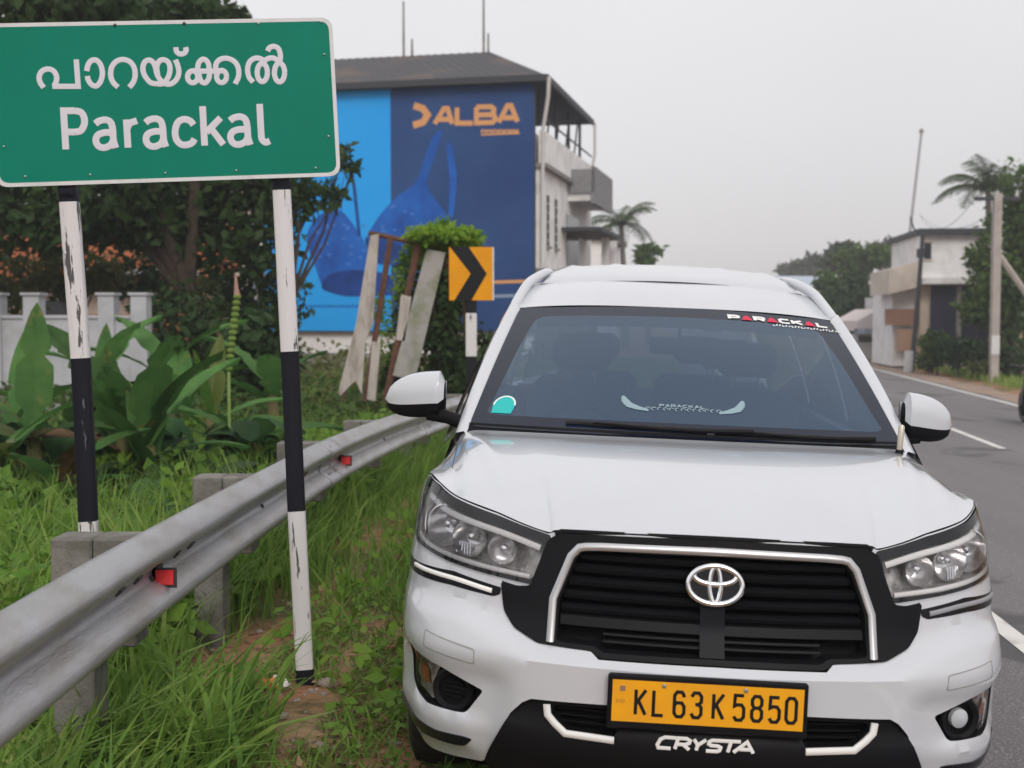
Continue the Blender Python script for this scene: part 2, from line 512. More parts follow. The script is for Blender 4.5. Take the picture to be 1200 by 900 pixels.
asphalt = bpy.data.materials.new('asphalt'); asphalt.use_nodes = True
nt = asphalt.node_tree; b = nt.nodes['Principled BSDF']; b.inputs['Roughness'].default_value = .82; b.inputs['Specular IOR Level'].default_value = .3
t = nt.nodes.new('ShaderNodeTexCoord')
mpn = nt.nodes.new('ShaderNodeMapping'); mpn.inputs['Scale'].default_value = (1.2, .10, 1); nt.links.new(t.outputs['Object'], mpn.inputs[0])
a1 = _mix(nt, _range(nt, _noise(nt, mpn.outputs[0], 1.0, 4), .35, .65), (.128, .120, .128), (.165, .155, .162))
a2 = _mix(nt, _range(nt, _noise(nt, t.outputs['Object'], 110, 3), .50, .70), a1, (.30, .285, .285))
a3 = _mix(nt, _range(nt, _noise(nt, t.outputs['Object'], .5, 6, 1.0), .60, .64), a2, (.10, .095, .10))
nt.links.new(a3, b.inputs['Base Color'])
bp = nt.nodes.new('ShaderNodeBump'); bp.inputs['Strength'].default_value = .6; bp.inputs['Distance'].default_value = .006
nt.links.new(_noise(nt, t.outputs['Object'], 180, 3), bp.inputs['Height']); nt.links.new(bp.outputs[0], b.inputs['Normal'])
line_paint = material('road_paint', (.72, .70, .68), .7, var=(.42, .40, .39), scale=5, stops=(.5, .75), detail=9)
paved = material('dusty_shoulder', (.27, .20, .165), .95, var=(.34, .25, .19), scale=.8, bump=.4, bscale=25)

def strip(name, d0, d1, ya, yb, mat, lift, step=None, parent=None, wob=0, n=2):
    yy = [ya]; 
    while yy[-1] < yb: yy.append(min(yb, yy[-1] + (step or max(.5, abs(yy[-1]) * .05))))
    P = []
    for y in yy:
        L0 = float(Lx(y)); row = []
        for k in range(n):
            d = d0 + (d1 - d0) * k / (n - 1)
            if wob and k in (0, n - 1): d += wob * math.sin(y * 1.3 + k) * .6 + wob * math.sin(y * 4.1 + 2 * k) * .4
            row.append((L0 + d, y, float(road_z(L0 + d, y)) + lift))
        P.append(row)
    return grid_mesh(name, P, mat, parent, None)
road = tag(strip('road', -1.05, 6.32, -100, 420, asphalt, .0, step=.6, wob=.05, n=8), kind='structure')
tag(strip('far_shoulder', 6.25, 9.2, -100, 200, paved, -.004, wob=.2, n=6), kind='structure')
tag(strip('edge_line', -.06, .06, -90, 200, line_paint, .004, step=1.0), kind='structure')
tag(strip('edge_line', 5.94, 6.08, -90, 200, line_paint, .004, step=1.0), kind='structure')
y = 3.7 - 4.33 * 20
while y < 120:
    if y > -100: tag(strip('lane_dash', 3.0, 3.11, y, y + 3.1, line_paint, .004, step=1.1), kind='structure')
    y += 4.33
# ================================================================== far buildings
concrete = material('grey_concrete', (.30, .29, .28), .9, var=(.20, .19, .18), scale=3, bump=.3, bscale=30)
whitewash = material('white_render', (.60, .60, .62), .9, var=(.48, .48, .49), scale=1.2, stops=(.45, .8), detail=8)
dirtywhite = material('weathered_white', (.80, .79, .80), .9, var=(.58, .57, .56), scale=1.6, stops=(.45, .72), detail=9)
darkmetal = material('dark_metal', (.05, .055, .065), .6)
sheetmetal = material('weathered_sheet_roof', (.070, .070, .078), .7, var=(.17, .120, .095), scale=.45, stops=(.5, .75), detail=8)
rust = material('rusty_iron', (.16, .075, .05), .85, var=(.09, .05, .04), scale=14)
terracotta = material('terracotta_tiles', (.40, .12, .045), .9, var=(.22, .07, .03), scale=4)
cream = material('cream_render', (.60, .50, .42), .9, var=(.50, .42, .36), scale=2)
glassdark = material('dark_window', (.03, .035, .045), .15)
pvc = material('pale_pipe', (.62, .60, .60), .5)

def part(name, mat, parent, boxes, M=None, label=None, bev=0):
    mb = MB()
    for bx in boxes: mb.box(*bx, M=M, bev=bev)
    o = mb.build(name, mat, parent)
    if label: o['label'] = label
    return o

# --- building with the big billboard. local frame: x along the front (to the right), y into the building, z up
A = Vector((.67, 36.0, 0))
th = math.atan(.225)
ab = empty('billboard_building', (A.x, A.y, 0), (0, 0, -th), 'tall white building behind a huge blue billboard wall under a sheet metal roof', 'building')
# front runs from local x=0 to x=-13 (left end hidden behind trees)
part('wall', dirtywhite, ab, [(-13.2, -.02, .02, 9.4, -.5, 6.9)])
part('side_wall', dirtywhite, ab, [(0, .14, .1, 9.4, 2.9, 5.9)], label='pale upper wall along the road side')
part('lower_side_wall', concrete, ab, [(-.02, .10, .1, 9.4, -.4, 2.86)])
part('floor_band', concrete, ab, [(0, .30, 0, 9.5, 2.86, 3.0)])
part('floor_band', concrete, ab, [(0, .34, 0, 9.5, 5.9, 6.02)])
part('parapet', dirtywhite, ab, [(.10, .26, .0, 9.4, 6.02, 6.95)])
for k, y in enumerate((1.0, 2.3)):
    w = part('window', darkmetal, ab, [(.12, .16, y, y + .35, 3.7, 5.2)])
    part('window_sill', concrete, w, [(.12, .24, y - .06, y + .41, 3.62, 3.69)])
    for q in range(5): part('window_bar', whitewash, w, [(.16, .175, y + .01, y + .34, 3.85 + q * .27, 3.89 + q * .27)])
for y in (3.0, 5.2, 7.4):
    mb = MB(); mb.tube([(.05, y, 6.9), (.05, y, 8.3)], .05, 6); mb.build('roof_post', darkmetal, ab)
for y in (1.5, 3.0, 4.6, 6.2):
    mb = MB(); mb.tube([(.05, y, 6.95), (.05, y + .8, 8.3)], .03, 5); mb.build('roof_brace', darkmetal, ab)
mb = MB()
mb.tube([(.18, .3, 7.35), (.18, 9.2, 7.35)], .03, 6); mb.build('terrace_rail', darkmetal, ab)
# porch slab and awning halfway along the side
part('balcony', dirtywhite, ab, [(.14, 1.0, 4.6, 8.6, 5.35, 5.6)])
mb = MB(); mb.box(.92, 1.02, 4.5, 8.7, 5.25, 6.45); mb.box(.2, 1.02, 4.5, 4.6, 5.6, 6.35)
mb.build('balcony_screen', material('grey_screen', (.20, .20, .215), .8, var=(.26, .26, .27), scale=6), ab)
part('doorway', glassdark, ab, [(.12, .15, 3.3, 6.0, .0, 2.6)])
part('porch_awning', darkmetal, ab, [(.14, 1.4, 3.4, 8.4, 4.3, 4.42)])
part('dark_opening', glassdark, ab, [(.13, .16, 4.3, 6.6, 3.2, 4.9)])
for y in (6.9, 8.9): part('porch_column', dirtywhite, ab, [(.9, 1.12, y, y + .25, -.4, 4.3)])
# roof: corrugated sheets, hipped at the road end
eave = 8.42; ridge = 9.95
mb = MB()
def corr(P0, P1, Q0, Q1, n, amp=.05):
    """corrugated sheet between edge P0-P1 (eave) and Q0-Q1 (ridge)"""
    rows = []
    for i in range(n + 1):
        t = i / n; a = P0.lerp(P1, t); c = Q0.lerp(Q1, t); o = Vector((0, 0, amp * (1 if i % 2 else -1)))
        rows.append([a + o, a.lerp(c, .5) + o, c + o])
    return rows
P0, P1, Q0, Q1 = Vector((-14, -.45, eave)), Vector((.40, -.45, eave)), Vector((-14, 3.2, ridge)), Vector((-2.2, 3.2, ridge))
grid_mesh('roof_slope', corr(P0, P1, Q0, Q1, 90, .012), sheetmetal, ab, None)
grid_mesh('roof_slope', corr(P1 + Vector((0, 0, .004)), Vector((.40, 7.9, eave)), Q1, Vector((-2.2, 3.4, ridge - .05)), 60, .025), sheetmetal, ab, None)
grid_mesh('roof_slope', corr(Vector((.40, 7.9, eave)), Vector((-14, 7.9, eave)), Vector((-2.2, 3.4, ridge - .05)), Vector((-14, 3.4, ridge - .05)), 90, .025), sheetmetal, ab, None)
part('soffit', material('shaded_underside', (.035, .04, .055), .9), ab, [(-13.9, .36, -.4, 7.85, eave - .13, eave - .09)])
part('eave_beam', darkmetal, ab, [(-14, .41, -.52, -.46, eave - .16, eave + .03), (.41, .47, -.52, 7.95, eave - .16, eave + .03)])
part('gable_wall', dirtywhite, ab, [(-13.2, -.3, .1, .3, 6.9, eave - .14)])
mb = MB(); mb.tube([(.50, -.5, eave - .05), (.46, -.42, eave - .6), (.22, .0, eave - 1.5), (.22, .0, 3.1)], .055, 8); mb.build('down_pipe', pvc, ab, 50)
mb = MB(); mb.tube([(.50, 7.9, eave - .05), (.50, 7.9, eave - 1.2), (.30, 8.0, eave - 2.0)], .05, 8); mb.build('down_pipe', pvc, ab, 50)
for x, h in ((-5.0, 1.75), (-4.72, .55), (-2.35, 2.1), (-2.2, .6)):
    mb = MB(); mb.tube([(x, 3.3, ridge - .1), (x, 3.3, ridge + h)], [.045, .03], 6); mb.build('roof_pole', concrete, ab)
part('corner_pillar', cream, ab, [(-9.6, -8.8, -.30, .0, -.5, 6.6)])
part('front_plinth', concrete, ab, [(-13.2, .02, -.10, .0, -.5, .50)])
# billboard: flat printed sheet on the front wall, local x -8.35 .. 0.0, z 1.18 .. 8.33
BZ0, BZ1, BX0 = 1.17, 8.28, -8.3
part('billboard_frame', darkmetal, ab, [(BX0 - .04, .02, -.17, -.04, BZ0 - .04, BZ1 + .04)])
navy = material('billboard_navy', (.014, .048, .17), .6, var=(.026, .075, .215), scale=.25)
sky_blue = material('billboard_light_blue', (.01, .33, .85), .55, var=(.02, .36, .86), scale=.3)
mid_blue = material('billboard_mid_blue', (.012, .13, .52), .55, var=(.008, .07, .34), scale=1.1)
deep_blue = material('billboard_deep_blue', (.006, .035, .17), .55, var=(.01, .06, .3), scale=1.6)
gold = material('billboard_gold', (.66, .33, .14), .55)
def bbx(px, py):
    """photograph pixel -> local (x, z) on the billboard plane"""
    c, s = math.cos(-th), math.sin(-th)
    o = Vector((0, 0, CAM_H)); q = at(px, py, 30) - o
    n = Vector((-s, c, 0)); P = A + n * (-.18)
    t_ = (P - o).dot(n) / q.dot(n); w = o + q * t_ - A
    return (w.x * c + w.y * s, w.z)
split_x = bbx(458, 200)[0]
bb = part('billboard_sheet', navy, ab, [(split_x, .0, -.185, -.171, BZ0, BZ1)], label='navy right part of the billboard')
part('billboard_sheet', sky_blue, ab, [(BX0, split_x - .002, -.185, -.171, BZ0, BZ1)], label='light blue left part of the billboard')
BM = lambda dy: (lambda x, z, o=0: (x, -.187 - dy - o, z))
def bpoly(name, pts, mat, dy):
    P = rnd([bbx(*p) for p in pts], .25, 3)
    return patch(name, P, BM(dy), (), mat, bb, step=2)
c300 = lambda X, Y: (300 + X / 2.903, 90 + Y / 2.903)
bpoly('printed_cup', [c300(*p) for p in [(375, 545), (420, 470), (480, 405), (545, 365), (600, 200), (640, 175), (600, 290), (575, 370), (620, 430), (670, 500), (690, 560), (600, 600), (400, 590)]], mid_blue, .002)
bpoly('printed_cup', [c300(*p) for p in [(175, 520), (215, 465), (285, 445), (330, 500), (370, 560), (395, 640), (400, 720), (330, 740), (260, 735), (225, 715), (200, 640), (172, 570)]], mid_blue, .0035)
bpoly('printed_band', [c300(*p) for p in [(222, 705), (245, 670), (330, 655), (430, 665), (520, 700), (520, 740), (420, 745), (300, 748), (225, 725)]], deep_blue, .005)
bpoly('printed_strap', [c300(*p) for p in [(645, 220), (668, 230), (685, 340), (672, 480), (655, 480), (660, 340)]], mid_blue, .0045)
bpoly('printed_fold', [c300(*p) for p in [(365, 545), (400, 540), (470, 560), (560, 610), (480, 640), (410, 640), (385, 600)]], deep_blue, .0052)
mb = MB(); 
for k in range(60):
    a_, b_ = random.uniform(200, 600), random.uniform(430, 640)
    x, z = bbx(*c300(a_, b_))
    if (a_ < 390 and b_ > 480) or (a_ > 420 and b_ < 560 and b_ > 620 - a_ * .4):
        stroke(mb, [(x - .05, z), (x + .05, z + random.uniform(-.05, .05))], .06, BM(.0056), h=.001)
sp = mb.build('printed_speckle', material('billboard_speckle', (.06, .20, .60), .6), bb); sp['kind'] = 'stuff'
mb = MB(); stroke(mb, [bbx(*c300(*p)) for p in [(322, 300), (335, 380), (350, 520), (352, 545)]], .10, BM(.006), h=.001); mb.build('printed_strap', deep_blue, bb)
for y0, mt in ((700, gold), (748, material('billboard_pale', (.25, .32, .45), .6))):
    mb = MB(); stroke(mb, [bbx(*c300(760, y0)), bbx(*c300(940, y0 - 5))], .09, BM(.002), h=.001); mb.build('printed_line', mt, bb)
mb = MB()
for k in range(26):
    x0 = 150 + k * 8
    stroke(mb, [bbx(*c300(x0, 783)), bbx(*c300(x0 + 5, 776 + 6 * (k % 2)))], .06, BM(.002), h=.001)
mb.build('printed_small_print', mid_blue, bb)
# the word on the billboard, letter by letter (strokes in crop pixels)
W_ = .13
for name, paths in (('emblem', [[(537, 98), (568, 108), (584, 130), (568, 155), (535, 165)]]),
                    ('letter', [[(608, 160), (640, 108), (652, 108), (668, 160)], [(622, 145), (660, 145)]]),
                    ('letter', [[(684, 105), (684, 158), (738, 158)]]),
                    ('letter', [[(750, 103), (750, 157), (805, 155), (815, 145), (812, 134), (800, 129), (755, 130)], [(750, 103), (800, 102), (810, 110), (808, 122), (800, 129)]]),
                    ('letter', [[(826, 155), (856, 98), (868, 98), (890, 153)], [(842, 140), (884, 139)]])):
    mb = MB()
    for i, q in enumerate(paths): stroke(mb, [bbx(*c300(*p)) for p in q], .20 if name == 'emblem' else W_ * 1.1, BM(.002), h=.003 + .0004 * i)
    mb.build('printed_' + name, gold, bb)
mb = MB()
for k in range(13):
    x0 = 768 + k * 10
    stroke(mb, [bbx(*c300(x0, 190)), bbx(*c300(x0 + 1, 182)), bbx(*c300(x0 + 6, 182 + 7 * (k % 2)))], .05, BM(.002), h=.001)
stroke(mb, [bbx(*c300(766, 197)), bbx(*c300(897, 192))], .05, BM(.002), h=.0012)
mb.build('printed_tagline', gold, bb)

# neighbour beyond it
P = at(690, 430, 58)
nb = empty('flat_roofed_building', (P.x, P.y, 0), (0, 0, -.2), 'small grey flat roofed building beyond the billboard building', 'building')
part('wall', dirtywhite, nb, [(-3.5, .6, 0, 7, -.5, 5.2)])
part('roof_slab', concrete, nb, [(-3.7, 1.0, -.3, 7.2, 5.2, 5.45)])
part('shop_front', glassdark, nb, [(-3, .4, -.03, .0, 0, 2.4)])
part('window', glassdark, nb, [(-2.4, -1.2, -.04, .0, 3.2, 4.4)])
part('wall_panel', material('pinkish_render', (.50, .38, .38), .9), nb, [(.6, .66, .5, 4, -.4, 5.1)])

# --- white boundary wall with square pillars at the left
def pil(px): return at(px, 400, 19.0)
x0 = at(-60, 400, 19).x; x1 = at(175, 400, 19).x
bw = empty('boundary_wall', ((x0 + x1) / 2, 19, 0), (0, 0, 0), 'white plastered boundary wall with square pillars at the far left', 'wall')
cxw = (x0 + x1) / 2
wp_ = material('boundary_white', (.47, .48, .52), .9, var=(.33, .34, .35), scale=2.5, stops=(.4, .7), detail=9)
zt = at(0, 373, 19).z; zp = at(0, 343, 19).z
part('wall_panel', wp_, bw, [(x0 - cxw - 3, x1 - cxw - .03, -.08, .08, -.4, zt)])
part('coping', wp_, bw, [(x0 - cxw - 3, x1 - cxw - .03, -.11, .11, zt, zt + .05)])
for px in (-95, -45, -4, 41, 128, 166):
    x = at(px, 400, 19).x - cxw
    pr = part('pillar', wp_, bw, [(x - .12, x + .12, -.14, .14, -.4, zp - .04)])
    part('pillar_cap', wp_, pr, [(x - .15, x + .15, -.17, .17, zp - .04, zp)])
# --- tiled house glimpsed through the trees
P = at(150, 400, 31)
th_ = empty('tiled_house', (P.x, 31, 0), (0, 0, .06), 'cream house with a terracotta tiled roof half hidden behind the trees', 'house')
part('wall', cream, th_, [(-4.5, 2.3, 0, 6, -.4, 2.6)])
rows = []
for i in range(0, 61):
    t_ = i / 60; x = -5.0 + 7.7 * t_; o = .04 * (i % 2)
    rows.append([(x, -.7, 2.45 + o), (x, 1.2, 3.3 + o), (x, 3.0, 4.1 + o)])
grid_mesh('roof', rows, terracotta, th_, None)
part('window', glassdark, th_, [(-2.5, -1.4, -.03, .0, 1.0, 2.0)]); part('window', glassdark, th_, [(1.0, 2.1, -.03, .0, 1.0, 2.0)])
part('lean_to_wall', material('orange_render', (.62, .22, .10), .9), th_, [(-.6, 2.6, -2.2, -2.1, .6, 1.65)])
part('lintel', whitewash, th_, [(-.4, 2.2, -2.35, -2.25, 2.55, 2.70)])

# --- right side of the road
def rb(px, Y): return at(px, 430, Y).x
Y = 47
b2 = empty('shop_building', (rb(1115, Y), Y, -.35), (0, 0, -.12), 'two storey white shop building with a dark shutter across the road', 'building')
k = Y / F_PX                                              # metres per pixel there
def bx_(px0, px1, py0, py1, y0, y1):                        # box spanning those pixels at local depth
    X = b2.location.x
    z0 = CAM_H - (py1 - HORIZON) * k + .35; z1 = CAM_H - (py0 - HORIZON) * k + .35
    return ((px0 - 600) * k - X, (px1 - 600) * k - X, y0, y1, z0, z1)
part('wall', dirtywhite, b2, [bx_(1078, 1162, 274, 332, 0, 6)], label='white upper storey')
part('lower_wall', cream, b2, [bx_(1080, 1162, 332, 432, .3, 6)])
part('roof_slab', darkmetal, b2, [bx_(1073, 1166, 269, 275, -.4, 6.4)])
part('ceiling_band', dirtywhite, b2, [bx_(1078, 1162, 326, 333, -.45, 0)])
w = part('window', glassdark, b2, [bx_(1082, 1090, 285, 304, -.02, .0)]); part('window_frame', cream, w, [bx_(1081, 1091, 283, 285, -.05, -.021), bx_(1081, 1091, 304, 306, -.05, -.021)])
sh = MB()
r0 = bx_(1092, 1121, 335, 412, .18, .28); r1 = bx_(1124, 1158, 335, 412, .18, .28)
shut = material('navy_shutter', (.030, .035, .065), .6)
for r in (r0, r1):
    so_ = part('shutter', shut, b2, [r])
    for q in range(14):
        z = r[4] + (r[5] - r[4]) * (q + .5) / 14
        part('shutter_slat', shut, so_, [(r[0], r[1], .15, .18, z - .06, z + .05)])
part('column', concrete, b2, [bx_(1120, 1125, 333, 430, -.05, .15)])
mb = MB(); q = bx_(1036, 1078, 306, 336, 0, 1)
mb.add([(q[0], -1.2, q[4] - .3), (q[1], -.2, q[4]), (q[1], -.2, q[5]), (q[0], -1.2, q[5] - .35), (q[0], 3.0, q[4] - .3), (q[1], 3.0, q[4]), (q[1], 3.0, q[5]), (q[0], 3.0, q[5] - .35)],
       [(0, 1, 2, 3), (7, 6, 5, 4), (0, 3, 7, 4), (3, 2, 6, 7), (0, 4, 5, 1), (1, 5, 6, 2)])
mb.build('side_canopy', material('beige_panel', (.62, .55, .49), .8, var=(.5, .45, .4), scale=1.5), b2)
part('side_room', dirtywhite, b2, [bx_(1050, 1080, 338, 430, .6, 5)])
part('balcony_rail', material('brick_orange', (.30, .17, .13), .9), b2, [bx_(1040, 1078, 362, 381, .1, .3)])
part('orange_wall', material('orange_plaster', (.42, .27, .19), .9), b2, [bx_(1055, 1080, 386, 412, .2, .5)])
# low white house further left
Y2 = 56; k2 = Y2 / F_PX
b3 = empty('low_white_house', (rb(1030, Y2), Y2, -.4), (0, 0, 0), 'low white house with a grey sheet awning beside the trees across the road', 'house')
def b3x(px0, px1, py0, py1, y0, y1):
    X = b3.location.x
    return ((px0 - 600) * k2 - X, (px1 - 600) * k2 - X, y0, y1, CAM_H - (py1 - HORIZON) * k2 + .4, CAM_H - (py0 - HORIZON) * k2 + .4)
mb = MB(); q = b3x(1004, 1030, 362, 388, 0, 4)
mb.add([(q[0], 0, q[4]), (q[1], 0, q[4]), (q[1], 0, q[5]), (q[0], 0, q[5] - .55), (q[0], 4, q[4]), (q[1], 4, q[4]), (q[1], 4, q[5]), (q[0], 4, q[5] - .55)], [(0, 1, 2, 3), (7, 6, 5, 4), (0, 3, 7, 4), (3, 2, 6, 7), (1, 5, 6, 2)])
mb.build('gable', material('pinkish_white', (.62, .55, .54), .9), b3)
part('tower', whitewash, b3, [b3x(1026, 1035, 341, 388, -.3, .4)])
part('upper_wall', whitewash, b3, [b3x(1035, 1052, 348, 372, .2, 3)])
part('front_wall', whitewash, b3, [b3x(1000, 1054, 392, 428, .3, 4)])
part('sheet_awning', material('blue_grey_sheet', (.24, .27, .34), .6), b3, [b3x(1004, 1054, 385, 391, -1.2, .4)])
part('window', glassdark, b3, [b3x(1008, 1024, 394, 401, .24, .3)])
# pedestrian-height stump and plinths beside the far road edge
P = at(940, 372, 110)
b4 = empty('distant_house', (P.x, 110, 0), (0, 0, 0), 'tiny pale house with a blue grey roof far down the road', 'house')
part('wall', whitewash, b4, [(-1.6, 2.4, 0, 4, -.5, 4.2)]); mb = MB(); mb.add([(-1.9, -.3, 4.2), (2.7, -.3, 4.2), (2.7, 2, 5.3), (-1.9, 2, 5.3), (2.7, 4.3, 4.2), (-1.9, 4.3, 4.2)], [(0, 1, 2, 3), (3, 2, 4, 5), (1, 4, 2), (0, 3, 5)])
mb.build('roof', material('bluish_roof', (.40, .46, .55), .7), b4)

# --- poles
polec = material('concrete_pole', (.42, .38, .36), .9, var=(.34, .31, .29), scale=3, bump=.2, bscale=20)
Y = 38; k = Y / F_PX; gx_ = (1165 - 600) * k; g0 = gz(gx_, Y)
pz = lambda py: CAM_H - (py - HORIZON) * k
up = empty('utility_pole', (gx_, Y, g0), label='pale concrete electric pole with a white poster and a slanting stay', cat='pole')
mb = MB(); mb.box(-.12, .12, -.10, .10, -.2, pz(228) - g0); mb.build('pole', polec, up)
mb = MB(); mb.box(-.125, .125, -.108, -.101, pz(415) - g0, pz(393) - g0); mb.build('poster', whitewash, up)
mb = MB(); mb.tube([(.1, 0, pz(300) - g0), (.9, -.0, pz(342) - g0), (2.6, 0, -.1)], .10, 6); mb.build('stay', polec, up)
mb = MB(); mb.box(-.7, .7, -.06, .06, pz(236) - g0, pz(232) - g0); mb.build('crossarm', darkmetal, up)
for x in (-.6, 0, .6):
    mb = MB(); mb.lathe([(.05, 0), (.06, .08), (.03, .12), (.05, .16), (.001, .2)], 8, Matrix.Translation((x, 0, pz(232) - g0))); mb.build('insulator', whitewash, up)
Y = 44; k = Y / F_PX; gx_ = (1068 - 600) * k; g0 = gz(gx_, Y)
up2 = empty('dark_pole', (gx_, Y, g0), label='dark leaning iron pole beside the white shop building', cat='pole')
mb = MB(); mb.tube([(0, 0, -.2), (.22, 0, pz(340) - g0), (.33, 0, pz(275) - g0)], [.10, .085, .07], 8); mb.build('pole', darkmetal, up2)
mb = MB(); mb.tube([(-.1, 0, -.0), (-.08, 0, .75)], .16, 8); mb.build('painted_foot', whitewash, up2)
mb = MB(); mb.tube([(.33, 0, pz(278) - g0), (.0, 0, pz(268) - g0), (-.12, 0, pz(255) - g0)], .03, 6); mb.build('bracket', darkmetal, up2)
mb = MB(); mb.box(.15, .38, -.1, .1, pz(302) - g0, pz(292) - g0); mb.build('junction_box', darkmetal, up2)
Y = 60; k = Y / F_PX; gx_ = (1062 - 600) * k; g0 = gz(gx_, Y)
up3 = empty('thin_mast', (gx_, Y, g0), label='very tall thin grey mast leaning slightly to the right against the sky', cat='mast')
mb = MB(); mb.tube([(0, 0, -.2), (.05, 0, pz(280) - g0), (.55, 0, pz(158) - g0)], [.10, .08, .06], 8); mb.build('mast', material('galvanised', (.36, .36, .38), .6), up3)
mb = MB(); mb.lathe([(.02, 0), (.12, .05), (.10, .2), (.001, .25)], 8, Matrix.Translation((.55, 0, pz(159) - g0))); mb.build('mast_head', concrete, up3)
cab = MB()
for dz, x in ((0, -.6), (0, .6)):
    a_ = Vector((up.location.x + x, 38, pz(236) if False else CAM_H - (230 - HORIZON) * 38 / F_PX)); b_ = Vector((up2.location.x + 12, 80, 8.2)); c_ = Vector((14 + x, -8, 8.5))
    for p_, q_ in ((a_, b_), (a_, c_)):
        tag(MB().tube([p_.lerp(q_, t_) + Vector((0, 0, -1.0 * 4 * t_ * (1 - t_))) for t_ in np.linspace(0, 1, 15)], .012, 4).build('power_cable', darkmetal), f'thin black power cable on the {"left" if x < 0 else "right"} end of the pole crossarm, running {"away" if q_ is b_ else "toward us"}', 'cable', 'power cables on the concrete pole')

# ================================================================== vegetation
def leaves(name, clumps, mat, size, parent=None, shape=.55, seed=0, up=.35, droop=0, shell=.45):
    """clumps: (centre, (rx,ry,rz), n). Many small bent leaves through the volume, denser near the surface."""
    r = np.random.default_rng(seed); out = []
    for c, rad, n in clumps:
        d = r.normal(size=(n, 3)); d /= np.linalg.norm(d, axis=1)[:, None]
        rr = r.uniform(shell, 1.0, n) ** .6 * (1 + .18 * r.normal(size=n).clip(-2, 2))
        P = np.array(c) + d * rr[:, None] * np.array(rad)
        nrm = d * .6 + r.normal(size=(n, 3)) * .7 + np.array([0, 0, up]); nrm /= np.linalg.norm(nrm, axis=1)[:, None]
        t = np.cross(nrm, r.normal(size=(n, 3))); t /= np.linalg.norm(t, axis=1)[:, None]
        t[:, 2] -= droop; t /= np.linalg.norm(t, axis=1)[:, None]
        w = np.cross(nrm, t); w /= np.linalg.norm(w, axis=1)[:, None]
        s = size * (.42 + 1.2 * r.uniform(0, 1, n) ** 1.6)[:, None]
        q = np.stack([P, P + t * s * .45 + w * s * shape * .5 , P + t * s - nrm * s * .15, P + t * s * .45 - w * s * shape * .5], 1)
        out.append(q.reshape(-1, 3))
    V = np.concatenate(out)
    return quads_mesh(name, V, mat, parent)

bark = material('bark', (.075, .055, .042), .95, var=(.04, .03, .024), scale=8, bump=.6, bscale=14)
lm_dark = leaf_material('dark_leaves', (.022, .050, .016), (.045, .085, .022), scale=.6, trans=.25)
lm_mid = leaf_material('mid_leaves', (.045, .095, .025), (.085, .14, .03), scale=.5)
lm_olive = leaf_material('olive_leaves', (.085, .11, .03), (.14, .15, .045), scale=.7)
lm_bright = leaf_material('bright_leaves', (.09, .21, .025), (.20, .32, .04), scale=2.5)
lm_g1 = leaf_material('grass_green', (.125, .25, .045), (.21, .34, .065), scale=4, trans=.4)
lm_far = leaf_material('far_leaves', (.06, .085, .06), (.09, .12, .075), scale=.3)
lm_blue = leaf_material('bluish_leaves', (.028, .075, .030), (.05, .11, .04), scale=1.5, rough=.7, veins=14)

def tree(name, base, clumps, lmat, size, label, cat='tree', group=None, seed=0, trunk_r=.16, up=.35):
    """clumps given as (px, py, Y, rpx, rpy, n) in the photograph's pixels"""
    base = Vector(base)
    root = empty(name, base, label=label, cat=cat, group=group)
    cl = []; limbs = MB()
    rr = random.Random(seed)
    cen = []
    for (px, py, Y, rx, ry, n) in clumps:
        c = at(px, py, Y) - base; m = Y / F_PX
        cl.append((c, (rx * m, (rx + ry) * .5 * m, ry * m), n)); cen.append(c)
    mid = sum(cen, Vector()) / len(cen)
    fork = Vector((mid.x * .35, mid.y * .3, max(.5, min(c.z for c in cen) * .55, mid.z * .42)))
    limbs.tube([(0, 0, -.2), (fork.x * .4 + .05, fork.y * .4, fork.z * .5), fork], [trunk_r * 1.25, trunk_r, trunk_r * .8], 8)
    limbs.build('trunk', bark, root, 50)
    for i, c in sorted(enumerate(cen), key=lambda q: q[1].z)[-7:]:
        mb = MB(); m1 = fork.lerp(c, .45) + Vector((rr.uniform(-.2, .2), rr.uniform(-.2, .2), rr.uniform(0, .4)))
        mb.tube([fork, m1, c], [trunk_r * .55, trunk_r * .36, trunk_r * .12], 6, cap=False)
        for q in range(3):
            e_ = c + Vector((rr.uniform(-1, 1) * cl[i][1][0], rr.uniform(-1, 1) * cl[i][1][1], rr.uniform(-.6, 1) * cl[i][1][2])) * .8
            mb.tube([m1.lerp(c, .4), m1.lerp(c, .5).lerp(e_, .6), e_], [trunk_r * .2, trunk_r * .13, trunk_r * .05], 5, cap=False)
        mb.build('limb', bark, root, 50)
    leaves('crown', cl, lmat, size, root, seed=seed, up=up)
    return root

# big dark tree behind the sign
cl = []
rr = random.Random(3)
for (px, py, rx, ry, n) in ((60, 262, 50, 34, 700), (180, 262, 60, 30, 900), (300, 285, 40, 34, 500), (230, 290, 40, 26, 260),(-60, 60, 90, 90, 1900), (20, 20, 80, 60, 1500), (90, 5, 80, 45, 1400), (165, 10, 70, 40, 1200), (225, 30, 60, 38, 1000), (262, 32, 34, 26, 420), (30, 120, 90, 80, 1700), (130, 100, 90, 80, 1700), (220, 110, 80, 70, 1400),
                            (-50, 200, 80, 70, 1500), (30, 215, 70, 50, 1300), (130, 222, 60, 40, 900), (215, 215, 65, 40, 1000), (285, 225, 55, 42, 900), (320, 180, 45, 60, 800), (250, 262, 45, 26, 380), (120, 262, 40, 26, 360), (-20, 270, 50, 40, 700), (330, 250, 26, 34, 260)):
    cl.append((px, py, 22 + rr.uniform(-1.2, 1.2), rx, ry, n))
P = at(258, 430, 22)
tree('shade_tree', (P.x, P.y, gz(P.x, P.y)), cl, lm_dark, .22, 'huge dark leafy tree filling the sky behind the green sign', seed=3, trunk_r=.22)
